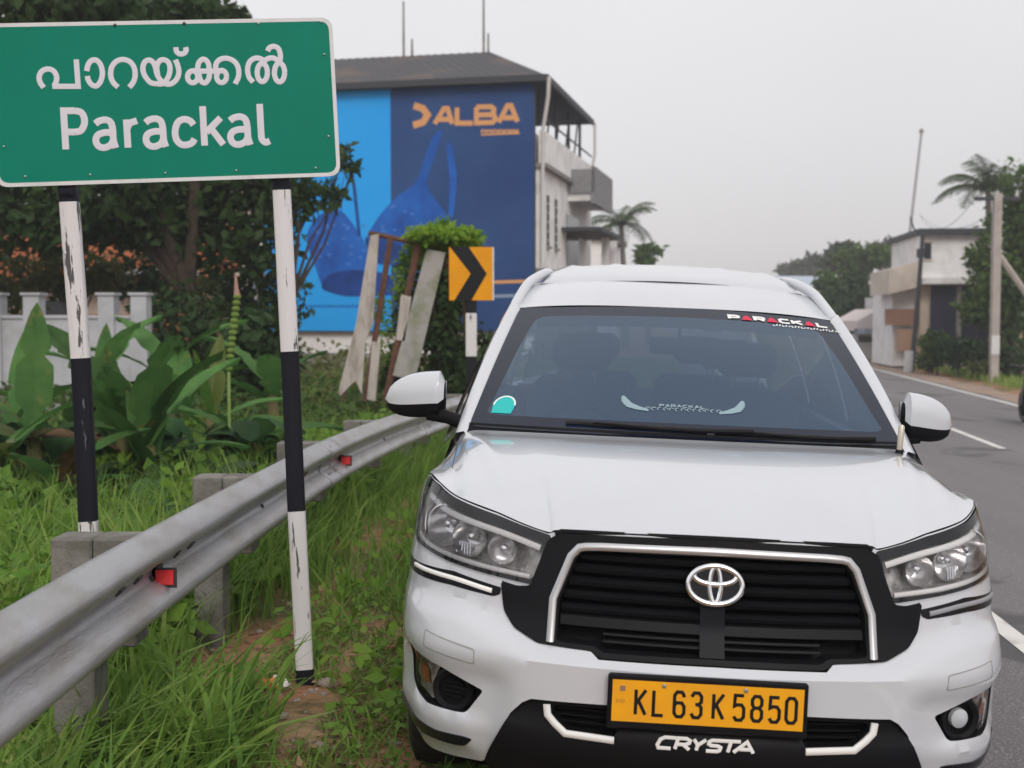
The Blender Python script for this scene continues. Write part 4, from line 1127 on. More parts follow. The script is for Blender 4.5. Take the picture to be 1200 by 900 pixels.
glyphs = [
 ([(Ax, sm([(190, 378), (165, 342), (158, 300), (178, 262), (218, 247), (258, 260), (280, 300), (276, 340), (262, 366)])), (Ax, [(250, 369), (432, 369), (418, 180)])], WM),
 ([(Ax, sm([(492, 262), (500, 222), (522, 190), (556, 184), (588, 215), (602, 275), (590, 332), (560, 366), (525, 356), (502, 322), (496, 296)]))], WM),
 ([(Ax, sm([(712, 375), (680, 345), (661, 298), (666, 238), (697, 196), (745, 180), (795, 196), (826, 240), (831, 300), (816, 345), (790, 375)]))], WM),
 ([(Ax, sm([(985, 352), (940, 342), (902, 298), (886, 248), (896, 203), (926, 184), (956, 198), (974, 235), (986, 285), (1012, 328), (1048, 352), (1088, 350), (1124, 318), (1139, 270), (1131, 222), (1114, 182)])), (Ax, sm([(990, 290), (984, 232), (1002, 192), (1034, 182), (1066, 202), (1077, 250), (1064, 305), (1030, 348), (985, 352)]))], WM),
 ([(Bx, sm([(98, 94), (103, 124), (128, 142), (156, 136), (170, 116), (166, 94)]))], WM),
 ([(Bx, [*ell(216, 302, 36, 42), (252, 302)]), (Bx, sm([(248, 262), (258, 205), (290, 178), (322, 200), (332, 250), (332, 305), (308, 343), (280, 338), (262, 300), (264, 268)])), (Bx, [(215, 260), (260, 262), (420, 262)]), (Bx, [*ell(419, 300, 35, 43), (454, 300)]),
   (Bx, sm([(384, 290), (378, 222), (405, 182), (455, 172), (508, 194), (536, 240), (538, 300), (514, 352)]))], WM),
 ([(Bx, sm([(640, 340), (610, 300), (602, 240), (620, 192), (660, 170), (700, 178), (722, 200)])), (Bx, [*ell(705, 272, 36, 64), (741, 272)]), (Bx, sm([(715, 196), (745, 174), (790, 172), (832, 210)])), (Bx, [*ell(826, 272, 36, 66), (862, 272)]),
   (Bx, sm([(828, 205), (832, 150), (818, 104), (786, 88), (756, 98), (742, 122)]))], WM),
 ([(Ax, [(345, 812), (329, 540), (410, 540)]), (Ax, sm([(410, 540), (452, 552), (474, 590), (474, 638), (450, 680), (410, 690)])), (Ax, [(410, 690), (342, 690)])], WL),
 ([(Ax, [(770, 602), (782, 800)]), (Ax, sm([(778, 660), (796, 628), (845, 610)]))], WL),
 ([(Bx, sm([(222, 640), (198, 612), (155, 600), (112, 622), (93, 680), (100, 738), (132, 775), (175, 780), (212, 765), (230, 738)]))], WL),
 ([(Bx, [(285, 508), (300, 785)]), (Bx, [(412, 590), (312, 692)]), (Bx, [(345, 665), (432, 778)])], WL),
 ([(Bx, sm([(686, 492), (697, 700), (704, 742), (728, 762), (758, 752)]))], WL),
]
def aglyph(dx, dy): return ([(Ax, sm([(552 + dx, 632 + dy), (580 + dx, 612 + dy), (625 + dx, 604 + dy), (660 + dx, 622 + dy), (674 + dx, 670 + dy), (680 + dx, 750 + dy), (696 + dx, 802 + dy)])), (Ax, sm([(674 + dx, 694 + dy), (615 + dx, 694 + dy), (570 + dx, 712 + dy), (556 + dx, 750 + dy), (574 + dx, 788 + dy), (615 + dx, 800 + dy), (660 + dx, 780 + dy), (680 + dx, 745 + dy)]))], WL)
for d in ((0, 0), (352, -8)): glyphs.append(aglyph(*d))
glyphs.append(aglyph(-75 + 1020, -22))
for paths, w in glyphs:
    mb = MB()
    for i, (f, P) in enumerate(paths): stroke(mb, f(P), w, SP(.0045), h=.0016 + .00015 * i)
    mb.build('sign_letter', sletter, panel, 50)
bolt = material('bolt_steel', (.35, .35, .36), .4, metal=.8); boltd = material('dark_bolt', (.05, .05, .055), .5)
for px, py, m_ in ((32, 32, bolt), (135, 30, boltd), (216, 28, boltd), (303, 28, bolt), (376, 26, bolt), (380, 64, bolt), (385, 160, bolt), (370, 197, bolt), (277, 200, bolt), (194, 203, bolt), (106, 205, bolt), (30, 207, bolt), (5, 172, bolt)):
    x, z = s_uv(px, py); mb = MB(); mb.lathe([(.0075 if m_ is boltd else .005, 0), (.006 if m_ is boltd else .004, .004), (.0005, .005)], 8, Matrix.Translation((x, -.0042, z)) @ Matrix.Rotation(R_(90), 4, 'X'), cap=False); mb.build('bolt', m_, panel)
# posts: slightly bent square tubes painted in bands
for pxs, bands in ((((78, 226), (92, 415), (101, 600), (103, 700)), ((226, 236, 'b'), (236, 420, 'w'), (420, 612, 'b'), (612, 800, 'w'))),
                   (((329, 212), (339, 412), (347, 600), (358, 812)), ((212, 222, 'b'), (222, 412, 'w'), (412, 600, 'b'), (600, 786, 'w'), (786, 830, 'b')))):
    def cxz(py, f=np.interp): return s_uv(float(f(py, [p[1] for p in pxs], [p[0] for p in pxs])), py)
    top = cxz(bands[0][0]); mb = MB()
    mb.box(top[0] - .035, top[0] + .035, .008, .066, top[1] - .02, BH1 - .03)
    post = mb.build('post', postblack, sign)
    for a_, b_, c_ in bands:
        mb = MB(); n_ = 4; w = .036
        ring = []
        for i in range(n_ + 1):
            py = a_ + (b_ - a_) * i / n_; x, z = cxz(py)
            ring.append((x, z))
        V = []; e = .008
        prof = [(-w, .008 + e), (-w + e, .008), (w - e, .008), (w, .008 + e), (w, .066 - e), (w - e, .066), (-w + e, .066), (-w, .066 - e)]
        P = [[(x + a2, b2, z) for a2, b2 in prof] for x, z in ring]
        grid_mesh('paint_band', P, postwhite if c_ == 'w' else postblack, post, 50, closed=True, flip=False)

# ================================================================== steel guard rail
galv = material('galvanised_rail', (.43, .43, .45), .42, metal=.55, var=(.32, .30, .285), scale=5, stops=(.42, .68), detail=10, bump=.12, bscale=70, aniso=(1, .6, 2.5))
blockm = material('rail_post_concrete', (.24, .23, .215), .9, var=(.14, .135, .12), scale=9, bump=.4, bscale=50)
refl = material('red_reflector', (.75, .012, .02), .25, coat=.4)
rp = catmull([(-1.10, -1.5, .90), (-1.15, 1.0, .90), (-1.156, 2.8, .905), (-1.165, 4.0, .89), (-1.14, 5.5, .875), (-1.09, 7.2, .855), (-.93, 9.6, .81), (-.62, 12.0, .775), (-.16, 15.0, .74), (.75, 20.0, .72), (2.0, 27.0, .70)], 8)
rail = empty('guard_rail', (-1.15, 3.0, gz(-1.15, 3.0)), label='galvanised steel guard rail curving along the grass verge', cat='guard rail')
rl = rail.location
# W profile: (out, down)
prof = [(.0, .0), (.012, -.004), (.030, -.014), (.060, -.035), (.078, -.055), (.080, -.068), (.074, -.085), (.050, -.108), (.015, -.130), (.004, -.145), (.000, -.160), (.004, -.175), (.015, -.190), (.050, -.212), (.074, -.235), (.080, -.252), (.078, -.265), (.060, -.285), (.030, -.303), (.012, -.311), (.0, -.315)]
P = []
for i, p in enumerate(rp):
    a_ = rp[max(i - 1, 0)]; c_ = rp[min(i + 1, len(rp) - 1)]
    d = np.array([c_[0] - a_[0], c_[1] - a_[1]]); d /= np.linalg.norm(d); nrm = np.array([d[1], -d[0]])
    P.append([(p[0] + nrm[0] * o - rl.x, p[1] + nrm[1] * o - rl.y, p[2] + z * .89 - rl.z) for o, z in prof])
bm_ = grid_mesh('rail_beam', P, galv, rail, 60, flip=True); solidify(bm_, .004, -1)
rpa = np.array(rp)
def rail_at(y): return float(np.interp(y, rpa[:, 1], rpa[:, 0])), float(np.interp(y, rpa[:, 1], rpa[:, 2]))
for y in (.4, 2.2, 3.92, 5.55, 7.25, 9.2, 11.2, 13.3, 15.4, 17.6, 19.9, 22.2, 24.6):
    x, z = rail_at(y); g = gz(x - .3, y)
    for nm, xa, xb in (('rail_post', -.285, -.155), ('spacer_block', -.152, -.02)):
        mb = MB(); mb.box(x + xa - rl.x, x + xb - rl.x, y - .07 - rl.y, y + .07 - rl.y, (g - .2 if nm == 'rail_post' else z - .36) - rl.z, z - .015 - rl.z, bev=.006); mb.build(nm, blockm, rail)
    mb = MB(); mb.lathe([(.016, 0), (.013, .010), (.0005, .012)], 6, Matrix.Translation((x + .006 - rl.x, y - rl.y, z - .16 - rl.z)) @ Matrix.Rotation(R_(90), 4, 'Y'), cap=False); mb.build('rail_bolt', boltd, rail)
# lapped joints: a second length of beam laid over the first, bolted through
for y0 in (1.2, 6.95, 10.6):
    P = []
    for y in np.linspace(y0, y0 + .32, 5):
        x, z = rail_at(y); P.append([(x + o * 1.0 + .005 - rl.x, y - rl.y, z + zz_ * .89 - rl.z) for o, zz_ in prof])
    j_ = grid_mesh('lap_joint', P, galv, rail, 60, flip=True); solidify(j_, .005, -1)
    for y in (y0 + .07, y0 + .25):
        x, z = rail_at(y)
        for dz, o in ((-.028, .052), (-.105, .055), (-.19, .055), (-.275, .060)):
            mb = MB(); mb.lathe([(.014, 0), (.012, .007), (.0005, .010)], 8, Matrix.Translation((x + o + .004 - rl.x, y - rl.y, z + dz * .89 - rl.z)) @ Matrix.Rotation(R_(90), 4, 'Y') @ Matrix.Rotation(R_(-35 if dz in (-.105, -.275) else 35), 4, 'Y'), cap=False); mb.build('rail_bolt', bolt, rail)
# slots and splice bolts
for y in (3.45, 3.62, 4.05, 4.22, 6.2, 6.35):
    x, z = rail_at(y)
    for dz, o in ((-.10, .060), (-.215, .054)):
        mb = MB(); mb.box(-.012, .012, -.022, .022, -.003, .003, Matrix.Translation((x + o - rl.x, y - rl.y, z + dz - rl.z)) @ Matrix.Rotation(R_(-50 if dz > -.15 else 50), 4, 'Y')); mb.build('rail_slot', boltd, rail)
for y in (3.98, 7.6, 14.2):
    x, z = rail_at(y)
    mb = MB(); mb.box(x + .004 - rl.x, x + .085 - rl.x, y - .035 - rl.y, y - .030 - rl.y, z - .19 - rl.z, z - .125 - rl.z)
    mb.box(x + .004 - rl.x, x + .02 - rl.x, y - .035 - rl.y, y + .04 - rl.y, z - .20 - rl.z, z - .125 - rl.z)
    rf = mb.build('reflector_bracket', boltd, rail)
    mb = MB(); mb.box(x + .018 - rl.x, x + .076 - rl.x, y - .042 - rl.y, y - .0352 - rl.y, z - .180 - rl.z, z - .132 - rl.z, bev=.002); mb.build('reflector', refl, rf)

# ================================================================== chevron sign
ch_y = material('chevron_yellow', (.80, .33, .008), .45, var=(.72, .29, .008), scale=4)
ch_b = material('chevron_black', (.012, .012, .014), .5)
Y = 13.2; cx = at(552, 320, Y).x; g = gz(cx, Y); m_ = Y / F_PX
cv = empty('chevron_sign', (cx, Y, g), (0, 0, 0), 'small orange and black chevron arrow sign behind the guard rail', 'sign')
zz = lambda py: CAM_H - (py - HORIZON) * m_ - g
hw = 25.5 * m_
mb = MB(); mb.box(-hw, hw, -.004, .004, zz(352), zz(290)); mb.build('chevron_plate', ch_y, cv)
mb = MB(); xa = lambda px: (px - 552.5) * m_
ptl = [(528, 290), (552, 321), (533, 352), (553, 352), (571, 321), (550, 290)]
F_ = [(xa(px), -.0055, zz(py)) for px, py in ptl]; Bk = [(x, -.0042, z) for x, _, z in F_]
mb.add(F_ + Bk, [(0, 1, 4, 5)[::-1], (1, 2, 3, 4)[::-1]] + [(i, (i + 1) % 6, 6 + (i + 1) % 6, 6 + i) for i in range(6)]); mb.build('chevron_arrow', ch_b, cv)
mb = MB(); mb.box(hw - .004, hw + .012, -.006, .006, zz(352), zz(290)); mb.build('plate_edge', sborder, cv)
po = None
for a_, b_, mt in ((345, 367, ch_b), (367, 418, postwhite), (418, 470, ch_b)):
    mb = MB(); mb.box(-.058, .058, .012, .085, zz(b_), zz(a_), bev=.006); o_ = mb.build('post' if po is None else 'paint_band', mt, cv if po is None else po); po = po or o_

# ================================================================== old leaning board frame overgrown with creeper
Y = 14.6
def w3(px, py, dy=0): return at(px, py, Y + dy)
lf0 = w3(450, 480); lf0.z = gz(lf0.x, Y)
lf = empty('leaning_frame', lf0, label='broken leaning board frame of pale planks and rusty iron, overgrown', cat='frame')
pale = material('bleached_plank', (.46, .42, .39), .85, var=(.24, .20, .17), scale=5, aniso=(2, 2, .5), stops=(.45, .7))
stained = material('stained_board', (.36, .34, .335), .8, var=(.20, .22, .14), scale=3.5, stops=(.45, .65), detail=8)
def slab(name, quad, t_, mat, dy=(0, 0, 0, 0)):
    F1 = [w3(*q, d) - lf0 for q, d in zip(quad, dy)]; B1 = [p + Vector((0, t_, 0)) for p in F1]
    mb = MB(); n = len(F1); mb.add(F1 + B1, [tuple(range(n))[::-1], tuple(range(n, 2 * n))] + [(i, (i + 1) % n, n + (i + 1) % n, n + i) for i in range(n)]); return mb.build(name, mat, lf)
slab('plank', [(434, 276), (444, 274), (437, 380), (428, 400), (424, 462), (417, 446), (412, 450), (399, 464), (396, 460), (417, 380)], .04, pale, (0,) * 10)
slab('plank', [(500, 292), (522, 296), (486, 446), (460, 440)], .05, stained)
slab('plank', [(436, 400), (446, 402), (440, 470), (430, 468)], .04, pale)
slab('plank', [(470, 345), (482, 348), (474, 400), (464, 398)], .03, pale)
mb = MB(); mb.box(0, 1, 0, 1, 0, 1) if False else None
for nm, p, q, r_ in (('iron_rail', (432, 273), (494, 286), .035), ('iron_leg', (458, 278), (428, 470), .038), ('iron_leg', (490, 286), (452, 470), .045), ('iron_leg', (442, 272), (402, 470), .022)):
    mb = MB(); mb.tube([w3(*p, .05) - lf0, w3((p[0] + q[0]) / 2, (p[1] + q[1]) / 2, .06) - lf0, w3(*q, .05) - lf0], r_, 6); mb.build(nm, rust, lf)
r9 = np.random.default_rng(8)
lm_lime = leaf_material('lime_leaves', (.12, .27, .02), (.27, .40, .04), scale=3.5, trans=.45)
cr0 = w3(525, 420); cr0.z = gz(cr0.x, Y)
cr = empty('creeper', cr0 + Vector((0, .3, 0)), label='bright green creeper heaped over the top of the leaning frame', cat='climbing plant')
def cl_(px, py, rx, ry, n, dy=.35): 
    c = w3(px, py, dy) - cr.location; return (c, (rx * Y / F_PX, rx * Y / F_PX * .9, ry * Y / F_PX), n)
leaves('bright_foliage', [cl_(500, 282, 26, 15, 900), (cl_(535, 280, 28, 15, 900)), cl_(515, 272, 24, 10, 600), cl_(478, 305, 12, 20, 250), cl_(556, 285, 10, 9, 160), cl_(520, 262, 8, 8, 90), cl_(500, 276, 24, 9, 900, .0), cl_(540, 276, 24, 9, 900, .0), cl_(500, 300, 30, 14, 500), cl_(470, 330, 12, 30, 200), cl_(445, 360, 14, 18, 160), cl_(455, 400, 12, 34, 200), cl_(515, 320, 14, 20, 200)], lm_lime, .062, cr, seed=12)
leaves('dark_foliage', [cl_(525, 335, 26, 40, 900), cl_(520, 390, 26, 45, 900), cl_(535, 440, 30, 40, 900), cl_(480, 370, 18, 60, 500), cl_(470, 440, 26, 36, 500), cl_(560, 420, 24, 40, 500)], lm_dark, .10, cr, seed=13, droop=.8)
mb = MB()
for k in range(26):
    px = r9.uniform(500, 552); a_ = w3(px, 300 + r9.uniform(-8, 15), .3 + r9.uniform(-.2, .2)) - cr.location; b_ = w3(px + r9.uniform(-14, 12), r9.uniform(400, 480), .3) - cr.location
    mb.tube([a_, a_.lerp(b_, .5) + Vector((r9.uniform(-.08, .08), 0, 0)), b_], .010, 4, cap=False)
vn = mb.build('hanging_vines', material('dry_vine', (.10, .06, .04), .95), cr); vn['kind'] = 'stuff'

# ================================================================== litter and stones on the verge
P = at(322, 806, 4.95)
lit = empty('snack_packet', (P.x, P.y, gz(P.x, P.y) + .01), (.2, .1, .5), 'crumpled orange and white packet lying left of the sign post foot', 'litter')
rows = []
for i in range(9):
    row = []
    for j in range(7):
        x, y = (i - 4) * .012, (j - 3) * .013
        row.append((x + .003 * math.sin(j * 2.2 + i), y, .035 + .012 * math.sin(i * 1.7 + j * 2.1) + .008 * math.cos(j * 3.1)))
    rows.append(row)
grid_mesh('wrapper', rows[:5], material('orange_foil', (.75, .22, .05), .35), lit, 30); grid_mesh('wrapper_end', rows[4:], material('white_foil', (.65, .62, .60), .35), lit, 30)
stone_m = material('pale_stone', (.38, .33, .30), .9, var=(.26, .20, .16), scale=12, bump=.3, bscale=40)
r10 = random.Random(4)
sm_ = []
for k in range(3):
    mb = MB(); V = []; 
    mb.lathe([(.001, -.5), (.42, -.38), (.62, -.05), (.55, .25), (.28, .45), (.001, .5)], 9)
    V = [(x * r10.uniform(.8, 1.15), y * r10.uniform(.6, 1.0), z * r10.uniform(.5, .8)) for x, y, z in mb.V]
    o = mesh('stone', V, mb.F, stone_m, None, 40); sm_.append(o.data); bpy.data.objects.remove(o)
for i, (px, py, s_, w_) in enumerate(((304, 748, .030, 'small pale stone in the grass near the right sign post'), (423, 745, .034, 'whitish stone among the weeds near the bumper'), (383, 800, .075, 'flat brownish rock just right of the sign post foot'), (378, 665, .035, 'pale stone on the bare earth behind the right sign post'), (330, 842, .05, 'long pale chip of rubble below the packet'),
                                   (375, 870, .04, 'pale rubble chip near the lower picture edge'), (248, 772, .03, 'small orange brown pebble in the grass below the rail'), (290, 850, .03, 'little grey pebble left of the rubble chip'))):
    Yg = 1.5 * F_PX / (py - HORIZON); q = at(px, py, Yg); z = gz(q.x, q.y)
    o = link_mesh('stone', sm_[i % 3]); o.location = (q.x, q.y, z + s_ * .15); o.scale = (s_, s_, s_); o.rotation_euler = (0, 0, i * 1.3); tag(o, w_, 'stone')
mb = MB(); r11 = np.random.default_rng(3); Vq = []
n = 900; yy = r11.uniform(3, 8, n); xx = Lx(yy) - r11.uniform(1.0, 3.6, n)
for a_, b_ in zip(xx, yy):
    s_ = r11.uniform(.004, .014); z = gz(a_, b_)
    mb.box(-s_, s_, -s_ * .7, s_ * .8, -s_ * .3, s_ * .5, Matrix.Translation((a_, b_, z + s_ * .3)) @ Matrix.Rotation(r11.uniform(0, 6), 4, 'Z') @ Matrix.Rotation(r11.uniform(-.4, .4), 4, 'X'))
tag(mb.build('gravel', stone_m), kind='stuff')
# dry leaves and twigs on the soil
r = np.random.default_rng(77)
tag(scatter_leaves('leaf_litter', region(1600, 3, 8, 1.5, 3.8, 78), .02, .035, material('dead_leaves', (.24, .16, .09), .9, var=(.36, .27, .17), scale=9), 79, shape=.5), kind='stuff')

# ================================================================== motorcycle at the right edge, parked tail towards us
Y = 20.5; bxw = at(1226, 470, Y).x; g = float(road_z(bxw, Y))
mc = empty('motorcycle', (bxw, Y, g), (0, 0, R_(-8)), 'dark motorcycle with a red tail lamp cut off by the right edge', 'motorcycle')
blk = material('bike_black', (.015, .015, .018), .35, coat=.3)
for y, r_ in ((0, .30), (1.28, .30)):
    M = Matrix.Translation((0, y, .30)) @ Matrix.Rotation(R_(90), 4, 'Y')
    mb = MB(); mb.lathe([(.20, -.035), (.27, -.05), (.30, -.03), (.30, .03), (.27, .05), (.20, .035)], 24, M, cap=False); wh = mb.build('wheel', blk, mc, 40)
    mb = MB(); mb.lathe([(.21, .03), (.06, .03), (.05, .06), (.0005, .06)], 20, M, cap=False); mb.build('rim', bolt, wh, 40)
mb = MB(); mb.box(-.13, .13, -.10, .62, .70, .80, bev=.03); mb.build('seat', blk, mc, 40)
mb = MB(); mb.box(-.14, .14, .60, .98, .68, .95, bev=.06); mb.build('fuel_tank', material('bike_dark', (.03, .012, .015), .3, coat=.5), mc, 50)
mb = MB(); mb.box(-.12, .12, .40, .85, .28, .62, bev=.04); mb.build('engine', material('engine_grey', (.12, .12, .13), .5, metal=.6), mc)
mb = MB(); mb.tube([(.18, -.25, .36), (.18, .5, .30)], [.05, .035], 10); mb.build('exhaust', bolt, mc, 50)
mb = MB(); mb.box(-.09, .09, -.30, .12, .58, .72, bev=.02); tl_ = mb.build('tail', blk, mc)
mb = MB(); mb.box(-.06, .06, -.325, -.30, .62, .69, bev=.005); mb.build('tail_lamp', refl, tl_)
mb = MB(); mb.box(-.10, .10, -.30, -.29, .42, .56); mb.build('number_plate', sborder, mc)
mb = MB(); mb.tube([(-.36, .95, 1.02), (-.2, 1.0, 1.0), (0, 1.03, .98), (.2, 1.0, 1.0), (.36, .95, 1.02)], .016, 8); mb.build('handlebar', blk, mc, 50)
for s_ in (-1, 1):
    mb = MB(); mb.tube([(s_ * .24, 1.0, 1.02), (s_ * .30, .98, 1.16)], .006, 5); mr_ = mb.build('mirror_stem', blk, mc)
    mb = MB(); mb.box(s_ * .30 - .05, s_ * .30 + .05, .96, .985, 1.14, 1.22, bev=.01); mb.build('mirror', blk, mr_)
    mb = MB(); mb.tube([(s_ * .07, 1.02, .95), (s_ * .07, 1.28, .30)], .022, 8); mb.build('fork', bolt, mc, 50)
    mb = MB(); mb.tube([(s_ * .10, -.18, .62), (s_ * .10, 0, .30)], .02, 6); mb.build('shock_absorber', bolt, mc)
    mb = MB(); mb.lathe([(.001, -.02), (.025, -.01), (.025, .01), (.001, .02)], 8, Matrix.Translation((s_ * .16, -.27, .64))); mb.build('indicator', material('amber_lens', (.7, .25, .02), .3), mc)
mb = MB(); mb.tube([(-.05, .5, .28), (-.24, .42, .02)], .012, 6); mb.build('side_stand', bolt, mc)
# ================================================================== the white car (car space: x right, y back from the bumper, z up)
def build_car():
    paint = material('white_car_paint', (.575, .597, .645), .28, coat=1.0, coatr=.04, var=(.54, .555, .60), scale=3, stops=(.3, .9))
    black_plastic = material('black_plastic', (.008, .008, .010), .5, spec=.12)
    gloss_black = material('gloss_black', (.008, .008, .011), .2, spec=.25)
    dark_void = material('dark_void', (.008, .008, .009), .8)
    silver = material('satin_silver', (.52, .52, .54), .36, metal=.75)
    chrome = material('chrome', (.82, .83, .86), .12, metal=1)
    lampchrome = material('lamp_chrome', (.92, .91, .91), .16, metal=.7, var=(.66, .65, .65), scale=22, stops=(.4, .6))
    lampdark = material('lamp_housing', (.62, .60, .59), .3, metal=.35, var=(.30, .29, .29), scale=18, stops=(.50, .62))
    lens = glass_material('lamp_lens', (.93, .93, .95), refl=.9)
    amber = material('amber_reflector', (.85, .30, .10), .35, metal=.1, var=(.55, .2, .08), scale=60)
    pale_lens = material('turn_reflector', (.72, .69, .67), .3, metal=.35, var=(.45, .42, .41), scale=45)
    white_strip = material('daylight_strip', (.93, .93, .92), .25, coat=.5)
    rubber = material('tyre_rubber', (.022, .022, .023), .85, var=(.05, .045, .04), scale=20, bump=.2, bscale=60)
    alloy = material('alloy', (.55, .56, .58), .3, metal=.9)
    plate_y = material('plate_yellow', (.87, .40, .012), .45, var=(.80, .36, .02), scale=8)
    ink = material('plate_ink', (.012, .012, .012), .5)
    white_ink = material('white_letter', (.82, .82, .82), .4)
    red_ink = material('red_letter', (.66, .03, .08), .4)
    wglass = glass_material('windshield_glass', (.42, .54, .64), refl=1.0, haze=.50, bodycol=(.042, .10, .19))  # blue veil colour paints in the sky sheen and dims the cabin
    sglass = glass_material('side_glass', (.42, .45, .47), refl=1.0, haze=.02)
    frit = material('glass_border', (.008, .013, .030), .10, spec=.4)
    shade_band = glass_material('tinted_band', (.10, .16, .26), refl=1.0, haze=.25, bodycol=(.05, .08, .14))
    trimgrey = material('interior_grey', (.10, .095, .09), .8)
    seatmat = material('seat_fabric', (.17, .15, .135), .9, bump=.1, bscale=120)
    linermat = material('headliner', (.42, .40, .37), .9)
    lampred = material('tail_lens', (.35, .01, .012), .2, coat=.5)

    car = empty('car', (.512, 3.28, 0.0), (0, R_(2.35), -.056), 'large white people carrier facing us with a yellow number plate', 'car')

    PC = np.array(catmull([(-.2, .008), (0, 0), (.2, .008), (.4, .035), (.55, .075), (.69, .14), (.79, .22), (.862, .33), (.905, .48), (.928, .68), (.932, .85), (.932, 1.0)], 20))
    i0 = 20; PC = PC[i0:]
    L = np.r_[0, np.cumsum(np.hypot(*np.diff(PC, axis=0).T))]
    NX = np.gradient(PC[:, 1], L); NY = -np.gradient(PC[:, 0], L)     # outward normal in plan
    ZV = [.2, .3, .4, .62, .68, .72, .96, 1.05]; VV = [.10, .03, 0, 0, .03, .05, .10, .15]
    ZW = [.2, .4, .6, .8, .95, 1.05]; WW = [.962, .982, .990, .988, .965, .94]
    def Sf(u, z, off=0.0):
        a = abs(u); s = -1 if u < 0 else 1
        x = np.interp(a, L, PC[:, 0]); y = np.interp(a, L, PC[:, 1])
        nx = np.interp(a, L, NX); ny = np.interp(a, L, NY)
        return (s * (x * np.interp(z, ZW, WW) + nx * off), y + np.interp(z, ZV, VV) + ny * off, z)
    def sst(a, b, x):
        t = min(1, max(0, (x - a) / (b - a))); return t * t * (3 - 2 * t)
    def relief(u, z):
        a = abs(u)
        zc = np.interp(a, [0, .46, .5, .6, .71, 1.0, 1.5], [.620, .616, .618, .658, .690, .682, .665])
        out = .036 * (1 - .8 * sst(.75, 1.15, a))
        d = out * sst(zc + .045, zc - .002, z)
        d -= .022 * sst(.60, .52, z) * sst(.50, .62, a) * sst(1.1, .95, a)
        d += .018 * sst(.445, .405, z) * sst(.60, .70, a) * (1 - .8 * sst(.85, 1.1, a))
        d -= .02 * sst(.34, .30, z) * sst(.60, .70, a)
        return d
    Sb = lambda u, z, off=0.0: Sf(u, z, off + relief(u, z))
    mir = lambda P: [(-a, b) for a, b in P][::-1]
    full = lambda P: P + [(-a, b) for a, b in P[::-1] if abs(a) > 1e-6]
    def pair(name, poly, **k):
        a = patch(name, poly, **k); b = patch(name, mir(poly), **k); return a, b

    # --- outlines in (u, z): the left half, the right is its mirror image
    MASK = [(0, .960), (-.442, .951), (-.462, .93), (-.474, .875), (-.497, .800), (-.552, .795), (-.601, .803), (-.597, .777), (-.586, .724), (-.553, .687), (-.481, .656), (-.405, .652), (-.331, .649), (-.306, .634), (0, .636)]
    LAMP = [(-1.08, 1.036), (-.94, 1.029), (-.841, 1.0085), (-.648, .979), (-.468, .941), (-.478, .878), (-.501, .806), (-.515, .803), (-.680, .818), (-.92, .842), (-1.10, .852), (-1.25, .87), (-1.27, .92), (-1.22, .99), (-1.16, 1.015)]
    DRL = [(-1.12, .79), (-1.12, .757), (-.777, .776 - .01), (-.625, .757), (-.604, .765), (-.602, .784), (-.77, .806)]
    POCK = [(-.965, .578), (-.905, .562), (-.777, .544), (-.635, .504), (-.69, .432), (-.713, .429), (-.835, .425), (-.93, .44), (-.965, .462), (-.975, .52)]
    TURN = [(-.955, .570), (-.905, .556), (-.80, .540), (-.820, .515), (-.830, .48), (-.830, .434), (-.925, .448), (-.952, .466), (-.962, .52)]
    SKID = [(0, .524), (-.261, .519), (-.485, .512), (-.510, .498), (-.545, .462), (-.632, .300), (-.60, .235), (0, .225)]
    INT = [(0, .508), (-.425, .500), (-.432, .478), (-.385, .433), (-.255, .433), (-.243, .462), (0, .462)]
    STRIP = [(-1.10, .352), (-1.02, .325), (-.855, .322), (-.716, .330), (-.683, .337), (-.663, .360), (-.69, .365), (-.79, .358), (-1.0, .368), (-1.10, .385)]
    TOP = [(0, .962), (-.30, .958), (-.448, .954), (-.478, .945), (-.56, .962), (-.65, .983), (-.841, 1.012), (-.94, 1.032), (-1.08, 1.040), (-1.20, 1.022), (-1.32, 1.005), (-1.50, .985)]
    archp = []
    for k in range(0, 15):
        t = R_(88 + (186 - 88) * k / 14)
        yy, zz = .92 + .405 * math.cos(t), .345 + .405 * math.sin(t)
        uu = np.interp(yy - np.interp(zz, ZV, VV), PC[:, 1], L)
        archp.append((-float(uu), zz))
    BODY = TOP + [(-1.50, .90)] + [p for p in archp if p[0] > -1.49] + [(-1.10, .275), (-.85, .268), (-.66, .285), (0, .285)]
    fb = full(BODY)
    holes = [full(MASK), rnd(POCK, .012), rnd(mir(POCK), .012), rnd(LAMP, .01), rnd(mir(LAMP), .01), rnd(DRL, .006), rnd(mir(DRL), .006), rnd(STRIP, .01), rnd(mir(STRIP), .01)]
    skid_f = full(SKID)
    skid_top = [p for p in skid_f if p[1] > .29]
    # cut the lower black part out of the white skin along its upper outline
    sk = [p for p in SKID if p[1] >= .30]
    BODYL = [p for p in BODY if not (p[1] == .285)] + [(-.645, .288)] + sk[::-1]
    fb = full(BODYL)
    bumper = patch('front_bumper', fb, Sb, holes, paint, car, step=.022, smooth=32)
    bumper['label'] = 'white front bumper with a sculpted ledge below the grille'
    # liners behind the openings so nothing shows through
    patch('bumper_liner', full([(0, 1.0), (-.9, 1.0), (-1.08, .9), (-1.08, .30), (-.6, .26), (0, .25)]), lambda u, z, o=0: Sf(u, z, o - .13), (), dark_void, car, step=.06)

    # --- grille: black surround, satin frame, slats
    OPEN = [(0, .915), (-.325, .911), (-.372, .905), (-.388, .885), (-.424, .772), (-.428, .667), (-.400, .664), (-.318, .662), (-.296, .648), (0, .650)]
